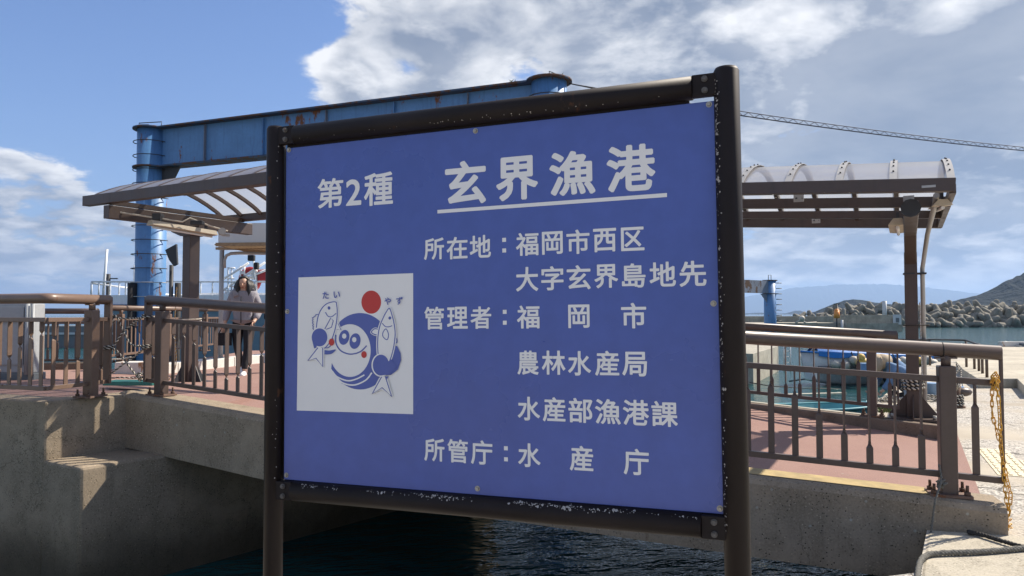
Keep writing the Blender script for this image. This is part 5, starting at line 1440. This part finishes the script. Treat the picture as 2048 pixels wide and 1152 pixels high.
# mooring ropes on quay corner
gx = lambda x, y, dz=.02: onz(x, y, QZ + .006) + Vector((0, 0, dz))
twisted('mooring_rope', [gx(2120, 1098), gx(2048, 1103), gx(1960, 1110), gx(1880, 1113), gx(1852, 1118), gx(1838, 1135, .01), gx(1830, 1165, -.06), onz(1826, 1152, -1.7) + Vector((-.05, 0, -.05)), onz(1822, 1200, -2.0) + Vector((-.06, 0, -.2))], .017, 'thick grey mooring rope lying across the near quay corner', 'rope_grey', 'rope_grey', .07, strands=3)
twisted('mooring_rope', [gx(1935, 1070), gx(1965, 1076), gx(2010, 1090), gx(2048, 1100), gx(2120, 1110)], .015, 'black mooring rope running from under the girder end over the quay', 'rope_dark', 'rope_dark', .06, strands=3)
pb2 = V3(C0, ztop(C0) - 1.05); gfo = nrm2(dirR) * .17
twisted('hanging_rope', [pb2 + Vector((-.09, -.05, .22)), pb2 + Vector((-.10, -.09, .12)), pb2 + V3(gfo, 0) + Vector((-.13, 0, .0)), pb2 + V3(gfo, 0) + Vector((-.15, 0, -.12)), pb2 + V3(gfo, 0) + Vector((-.19, -.02, -.3))], .008, 'thin grey rope hanging from the right railing post over the girder', 'rope_grey', 'rope_grey')
knot(pb2 + Vector((-.10, -.08, .10)), .035, 'small grey rope knot at the foot of the right railing post', 'rope_grey', 'rope_grey', 12, 9)
# yellow chain
chn = thing('yellow_chain', 'yellow plastic chain hanging doubled from the railing end down to the quay', 'chain', V3(E0, -1.48))
def linkmesh():
    mb = MB(); a, b, r = .0088, .0135, .0030
    pts = [Vector((a * cos(t), 0, b * (1 if sin(t) > 0 else -1) * (1 if abs(sin(t)) > .01 else 0) + a * sin(t))) for t in [2 * pi * i / 16 + .196 for i in range(16)]]
    mb.tube(pts, r, 6, closed=True)
    bmesh.ops.recalc_face_normals(mb.bm, faces=mb.bm.faces); me = bpy.data.meshes.new('link'); mb.bm.to_mesh(me); mb.bm.free(); me.materials.append(M['yellow']); return me
lm = linkmesh(); rnd = random.Random(8)
def chain(pts, step=.0385):
    ps = spl3([Vector(p) for p in pts]); acc = 0; last = ps[0]; i_ = 0; out = []
    for p in ps[1:]:
        d = (p - last).length
        while acc + d >= step:
            t = (step - acc) / d; last = last.lerp(p, t); out.append((last.copy(), (p - last).normalized() if (p - last).length > 1e-6 else Vector((0, 0, -1)))); d = (p - last).length; acc = 0
        acc += d; last = p
    for i, (p, d) in enumerate(out):
        o = bpy.data.objects.new('link', lm); COL.objects.link(o); o.parent = chn
        o.location = p; q = d.to_track_quat('Z', 'Y'); o.rotation_mode = 'QUATERNION'
        from mathutils import Quaternion
        o.rotation_quaternion = q @ Quaternion((0, 0, 1), (pi / 2 if i % 2 else 0) + .5 + rnd.uniform(-.3, .3))
        o.scale = (1.18,) * 3
def spl3(P_, k=10):
    out = []
    for i in range(len(P_) - 1):
        p0 = P_[max(0, i - 1)]; p1 = P_[i]; p2 = P_[i + 1]; p3 = P_[min(len(P_) - 1, i + 2)]
        for j in range(k):
            t = j / k; out.append(.5 * ((2 * p1) + (p2 - p0) * t + (2 * p0 - 5 * p1 + 4 * p2 - p3) * t * t + (3 * p1 - p0 - 3 * p2 + p3) * t ** 3))
    return out + [P_[-1]]
YC = 5.0
chain([at(1986, 752, YC + .08), at(1984, 790, YC + .1), at(1985, 830, YC + .1), at(1993, 860, YC + .1), at(2003, 900, YC + .06), at(2012, 950, YC + .02), at(2021, 990, YC), at(2016, 1030, YC), at(2010, 1052, YC)])
chain([at(1990, 752, YC - .05), at(1997, 800, YC - .05), at(2000, 850, YC - .03), at(2002, 890, YC), at(2006, 930, YC), at(2011, 985, YC), at(2015, 1020, YC), at(2012, 1050, YC)])
chain([at(1984, 765, YC + .02), at(1986, 752, YC), at(1992, 748, YC), at(1996, 760, YC + .02), at(1990, 775, YC + .03), at(1983, 768, YC + .05), at(1988, 757, YC - .04), at(1998, 765, YC - .04)], .03)
chain([at(2010, 1050, YC), at(2016, 1054, YC - .03), at(2020, 1050, YC), at(2012, 1056, YC), at(2008, 1045, YC + .02), at(2018, 1040, YC + .02)], .03)
world_parent(chn)

# bollard, buckets and gear on the right quay
bc = onz(1912, 815, QZ)
bo = thing('mooring_bollard', 'rusty mooring bollard with a rounded horn behind the railing post', 'bollard', bc)
mb = MB(); mb.cyl(bc, bc + Vector((0, 0, .34)), .075, 14); mb.cyl(bc, bc + Vector((0, 0, .03)), .13, 14); mb.build('stem', 'rust_bolt', bo)
mb = MB(); mb.tube([bc + Vector((-.05, 0, .24)), bc + Vector((.16, 0, .24)), bc + Vector((.22, 0, .24)), bc + Vector((.25, 0, .24))], .06, 12, rs=[.065, .068, .05, .02]); mb.build('horn', 'brown', bo)
world_parent(bo)
wrap(bc + Vector((0, 0, .02)), .10, .10, 4.5, .045, 'pale and dark rope coiled round the mooring bollard', .018)
twisted('hanging_rope', [bc + Vector((0, 0, .25)), at(1915, 770, 11.2), at(1909, 752, 11.4), at(1917, 738, 11.5), at(1913, 728, 11.6), at(1922, 745, 11.5), at(1918, 775, 11.2)], .014, 'frayed rope rising above the mooring bollard')
def bucket(c, h, r, label):
    root = thing('bucket', label, 'bucket', c); mb = MB(); mb.tube([c, c + Vector((0, 0, h * .96)), c + Vector((0, 0, h))], r, 18, rs=[r * .78, r, r * 1.08]); mb.build('pail', 'bucket', root)
    mb = MB(); mb.tube([c + Vector((r * cos(a), 0, h + r * .9 * sin(a))) for a in [pi * i / 8 for i in range(9)]], .008, 5); mb.build('handle', 'alu', root); world_parent(root)
bucket(onz(1924, 808, QZ) + Vector((.05, .25, 0)), .26, .12, 'blue bucket just behind the mooring bollard')
bucket(onz(1823, 800, QZ), .30, .13, 'blue bucket in the shade behind the right canopy column')
bucket(onz(1864, 793, QZ), .24, .13, 'dark blue bucket left of the wide railing post, among ropes')
rnd = random.Random(21)
def heap(c, rad, label, n_=30, r=.014, m1='rope_grey', m2='rope_pale'):
    pts = []
    for i in range(n_):
        a = i * 1.1 + rnd.uniform(-.4, .4); q = rad * rnd.uniform(.4, 1)
        pts.append(c + Vector((cos(a) * q, sin(a) * q * .7, .02 + .09 * rnd.random() * (1 - q / rad / 1.5))))
    twisted('rope_heap', pts, r, label, m1, m2, k=4, pitch=.07)
heap(onz(1850, 800, QZ), .36, 'tangled heap of pale ropes behind the right canopy column', 34)
heap(onz(1785, 803, QZ), .30, 'loose grey rope lying on the quay left of the right canopy column', 20)
heap(onz(1872, 782, QZ), .30, 'jumble of tan rope in the shade by the dark blue bucket', 20, .018, 'rope_pale', 'rope_dark')
mb = MB(); p = onz(1759, 806, QZ); mb.cyl(Vector((p.x - .06, p.y + .1, QZ - 1.0)), Vector((p.x - .06, p.y + .1, QZ + .38)), .075, 12)
tag(mb.build('rubber_fender_post', 'rubber', None), 'black rubber post at the quay edge beside the crouching person', 'fender')

# ------------------------------------------------------------ people
def skin_mesh(verts, edges, sub=2):
    me = bpy.data.meshes.new('skin'); me.from_pydata([v[:3] for v in verts], edges, [])
    ob = bpy.data.objects.new('skin', me); COL.objects.link(ob)
    md = ob.modifiers.new('skin', 'SKIN'); md.use_smooth_shade = True
    for i, v in enumerate(verts):
        r = v[3]; me.skin_vertices[0].data[i].radius = (r, r) if not isinstance(r, tuple) else r
    me.skin_vertices[0].data[0].use_root = True
    ss = ob.modifiers.new('sub', 'SUBSURF'); ss.levels = sub; ss.render_levels = sub
    bpy.context.view_layer.update()
    out = bpy.data.meshes.new_from_object(ob.evaluated_get(bpy.context.evaluated_depsgraph_get()))
    bpy.data.objects.remove(ob); bpy.data.meshes.remove(me)
    return out
def person(label, loc, rz, J, coat_m, leg_m, shoe_m, hair=True, face=1, parent_things=None, hat=None, long_hair=True, coat_k=1.0):
    """J: dict of joints in metres, x right of the person, y forward negative"""
    root = thing('person', label, 'person', loc, rz); local(root)
    Jn = {k_: Vector(v) for k_, v in J.items()}
    def chain_(names, radii): return [(*Jn[a], r) for a, r in zip(names, radii)]
    V_, E_ = [], []
    def add(name, r, par=None, table={}):
        V_.append((*Jn[name], r)); idx[name] = len(V_) - 1
        if par: E_.append((idx[par], idx[name]))
    idx = {}
    add('pelvis', .125); add('waist', .11, 'pelvis'); add('chest', .125, 'waist'); add('neck', .048, 'chest'); add('head', .075, 'neck'); add('crown', .07, 'head')
    for s in 'lr':
        add('sh_' + s, .055, 'chest'); add('el_' + s, .042, 'sh_' + s); add('wr_' + s, .028, 'el_' + s); add('hand_' + s, .030, 'wr_' + s)
        add('hip_' + s, .085, 'pelvis'); add('kn_' + s, .055, 'hip_' + s); add('an_' + s, .038, 'kn_' + s)
    link('body', skin_mesh(V_, E_), 'skin', root)
    # head with face
    h = Jn['head']; up_ = (Jn['crown'] - Jn['neck']).normalized(); fw = Vector(J.get('face', (0, -1, 0))).normalized(); sd_ = up_.cross(fw).normalized()
    def hp(a, b, c): return h + sd_ * a + fw * b + up_ * c
    mb = MB(); mb.ball((0, 0, 0), .092, (.82, .95, 1.18), 3)
    R3 = Matrix((sd_, -fw, up_)).transposed()
    for v in mb.bm.verts:
        z = v.co.z
        if z < -.02: v.co.x *= 1 - min(.38, (-z - .02) * 4); 
        v.co = hp(0, .01, .015) + R3 @ v.co
    hd = mb.build('head', 'skin', root)
    mb = MB(); mb.tube([hp(0, .098, .015), hp(0, .118, -.012), hp(0, .10, -.022)], .01, 6, rs=[.006, .013, .009]); mb.build('nose', 'skin', hd)
    mb = MB()
    for s in (-1, 1): mb.ball(hp(s * .032, .088, .02), .0105, (1, .6, .7), 1)
    mb.build('eyes', 'hair', hd)
    mb = MB(); mb.ball(hp(0, .09, -.05), .018, (1.1, .4, .3), 1); mb.build('mouth', 'red', hd)
    mb = MB()
    for s in (-1, 1): mb.ball(hp(s * .078, 0, .0), .022, (.4, .7, 1.1), 1)
    mb.build('ears', 'skin', hd)
    # fingers
    for s in 'lr':
        b = Jn['hand_' + s]; d = (b - Jn['wr_' + s]).normalized(); o1 = d.orthogonal().normalized(); o2 = d.cross(o1)
        mb = MB()
        for i in range(4):
            st = b + o1 * (i - 1.5) * .017 + d * .02; l = (.062, .07, .066, .052)[i]
            mb.tube([st, st + d * l * .5, st + d * l * .85 + o2 * .018, st + d * l + o2 * .034], .0085, 6)
        mb.tube([b - d * .01 + o1 * .025, b + o1 * .05 + d * .02, b + o1 * .055 + d * .05 + o2 * .01], .010, 6); mb.build('fingers', 'skin', root)
    # coat
    V_, E_, idx = [], [], {}
    def add2(name, r, par=None, key=None):
        V_.append((*(Jn[name] if isinstance(name, str) else name), r)); idx[key or name] = len(V_) - 1
        if par: E_.append((idx[par], idx[key or name]))
    k_ = coat_k
    add2('waist', .165 * k_); add2(Jn['pelvis'] * .8 + Jn['waist'] * .2, .175 * k_, 'waist', 'hem0'); add2(Jn['pelvis'] + (Jn['pelvis'] - Jn['waist']).normalized() * .06, .17 * k_, 'hem0', 'hem')
    add2('chest', .165 * k_, 'waist'); add2(Jn['chest'].lerp(Jn['neck'], .8), .085 * k_, 'chest', 'collar')
    for s in 'lr':
        add2('sh_' + s, .085 * k_, 'chest'); add2('el_' + s, .068 * k_, 'sh_' + s); add2(Jn['wr_' + s].lerp(Jn['el_' + s], .05), .050 * k_, 'el_' + s, 'cu_' + s)
    link('jacket', skin_mesh(V_, E_), coat_m, root)
    for s in 'lr':
        me_ = skin_mesh([(*Jn['pelvis'].lerp(Jn['hip_' + s], .45), .15), (*Jn['hip_' + s], .118), (*Jn['kn_' + s], .066), (*(Jn['an_' + s].lerp(Jn['kn_' + s], .04)), .048)], [(0, 1), (1, 2), (2, 3)])
        link('trouser_leg', me_, leg_m, root)
        a = Jn['an_' + s]; f_ = Vector(J.get('foot_' + s, (0, -1, 0)))
        me_ = skin_mesh([(*(a + Vector((0, 0, -.02)) - f_ * .03), .05), (*(a + f_ * .06 + Vector((0, 0, -.045))), .05), (*(a + f_ * .16 + Vector((0, 0, -.06))), .038)], [(0, 1), (1, 2)])
        link('shoe', me_, shoe_m, root)
    if long_hair:
        mb = MB(); mb.ball((0, 0, 0), .112, (.92, .95, 1.08), 3)
        dl = [v for v in mb.bm.verts if v.co.y < -.045 and v.co.z < .062 and abs(v.co.x) < .07]
        for v in dl: v.co.y = -.03
        for v in mb.bm.verts: v.co = hp(0, -.012, .03) + R3 @ v.co
        for s in (-1, 1):
            for q in range(4):
                x = s * (.062 + .012 * q); mb.tube([hp(x, .05 - q * .03, .07), hp(x * 1.35, .045 - q * .03, -.02), hp(x * 1.5, .05 - q * .03, -.14), hp(x * 1.4, .07 - q * .03, -.27), hp(x * 1.3, .07 - q * .03, -.33)], .03, 7, rs=[.02, .036, .036, .026, .008])
        for q in range(5):
            x = (q - 2) * .04; mb.tube([hp(x, -.07, .05), hp(x * 1.2, -.11, -.1), hp(x * 1.1, -.11, -.3)], .04, 7, rs=[.03, .045, .02])
        mb.build('hair', 'hair', root)
    elif hat is None:
        mb = MB(); mb.ball((0, 0, 0), .104, (.9, 1.0, 1.1), 3)
        for v in mb.bm.verts:
            if v.co.y < -.03 and v.co.z < .055: v.co.y = -.02
            v.co = hp(0, -.012, .03) + R3 @ v.co
        mb.build('hair', 'hair', root)
    if hat:
        mb = MB(); mb.tube([hp(0, 0, .13), hp(0, 0, .12), hp(0, 0, .05), hp(0, .0, .04), hp(0, .0, .0)], .1, 20, rs=[.04, .09, .115, .13, .20]); 
        mb.build('hat', hat, root)
        mb = MB(); mb.tube([hp(0, -.06, .04), hp(0, -.09, -.08), hp(0, -.09, -.20)], .1, 14, rs=[.10, .14, .15]); mb.build('neck_flap', hat, root)
    return root, Jn, hp
walk = dict(pelvis=(0, 0, .88), waist=(0, 0, 1.02), chest=(0, 0, 1.22), neck=(0, -.01, 1.38), head=(0, -.02, 1.47), crown=(0, -.02, 1.55),
            sh_l=(.17, 0, 1.31), el_l=(.24, .02, 1.06), wr_l=(.20, -.12, .90), hand_l=(.18, -.18, .86),
            sh_r=(-.17, 0, 1.31), el_r=(-.26, .05, 1.07), wr_r=(-.28, -.04, .86), hand_r=(-.28, -.07, .79),
            hip_l=(.09, 0, .84), kn_l=(.09, -.10, .48), an_l=(.06, -.20, .09), hip_r=(-.09, 0, .84), kn_r=(-.09, -.02, .47), an_r=(-.07, .20, .14), foot_r=(0, -.9, -.3))
# image-right is the person's left when facing the camera
pw = onz(490, 757, PZ + .01)
wom, Jw, hpw = person('woman with long black hair in a pale lilac quilted jacket walking towards the camera', (at(486, 757, 11.9).x, 11.9, PZ + .0), .12, walk, 'coat', 'black_cloth', 'shoe', coat_k=.98)
mb = MB(); mb.tube([hpw(x, y, z) for x, y, z in ((.13, .03, -.10), (.11, -.08, -.08), (0, -.13, -.06), (-.11, -.08, -.08), (-.13, .03, -.10), (-.09, .10, -.2))], .045, 8); mb.build('hood', 'coat', wom)
mb = MB(); mb.tube([(0, -.185, 1.28), (0, -.19, 1.05), (0, -.185, .86)], .008, 6); mb.build('zip', 'black_cloth', wom)
hb_ = wom.location + Matrix.Rotation(.12, 3, 'Z') @ Vector((-.29, -.08, .60))
mb = MB(); mb.box(hb_, (.24, .10, .20), .1); mb.tube([hb_ + Vector((-.07, 0, .1)), hb_ + Vector((0, 0, .22)), hb_ + Vector((.07, 0, .1))], .009, 6)
tag(mb.build('handbag', 'black_cloth', None, .02), 'black bag held low at the side of the woman in the lilac jacket', 'bag')
walk2 = dict(walk); walk2.update(hand_l=(.26, -.04, .76), wr_l=(.25, .0, .84), an_l=(.07, .12, .1), an_r=(-.07, -.16, .09), kn_r=(-.09, -.1, .48), kn_l=(.09, .0, .48))
walk2.pop('foot_r')
for k_ in list(walk2): 
    v = walk2[k_]; walk2[k_] = (v[0], v[1], v[2] * 1.02) if not k_.startswith('foot') else v
p2 = at(556, 757, 12.0)
person('person in a black padded jacket mostly hidden behind the left sign post', (p2.x, 12.3, PZ), .1, walk2, 'black_cloth', 'navy_cloth', 'shoe', long_hair=False, coat_k=1.08)
# crouching fisherman on the right quay, seen side-on, bent forward to the left
cr_ = dict(pelvis=(.42, 0, .33), waist=(.30, 0, .45), chest=(.10, -.02, .55), neck=(-.07, -.04, .56), head=(-.17, -.06, .56), crown=(-.25, -.07, .60), face=(-.45, -.3, -.8),
           sh_l=(.04, -.17, .53), el_l=(.02, -.22, .28), wr_l=(-.12, -.20, .12), hand_l=(-.17, -.20, .09), sh_r=(.04, .13, .53), el_r=(-.02, .16, .28), wr_r=(-.14, .1, .12), hand_r=(-.19, .1, .09),
           hip_l=(.42, -.10, .28), kn_l=(.06, -.19, .34), an_l=(.30, -.17, .09), hip_r=(.42, .10, .28), kn_r=(.06, .17, .34), an_r=(.30, .15, .09), foot_l=(-1, 0, 0), foot_r=(-1, 0, 0))
pf = at(1785, 790, 12.9)
fm, Jf, hpf = person('crouching person in a beige sun hat and blue work jacket on the right quay', (pf.x, 13.2, QZ), 0, cr_, 'blue_cloth', 'navy_cloth', 'rubber', long_hair=False, hat='beige_cloth', coat_k=1.12)
mb = MB(); mb.tube([hpf(.07, .07, .0), hpf(.03, .12, -.02), hpf(.02, .11, -.08)], .03, 7); mb.build('face_mask', 'shoe', fm)

# small tyre-mark objects: pale car far off at quay edge
mb = MB(); p = at(2046, 697, 33.0); mb.box(p - Vector((0, 0, .05)), (.7, .5, .35)); mb.box(p + Vector((.1, 0, .18)), (.4, .4, .15))
tag(mb.build('net_bundle', 'boat_grey', None, .05), 'grey bundle lying at the far rim of the quay at the right edge', 'bundle')
# shells and small white anchors dotted on the girder face
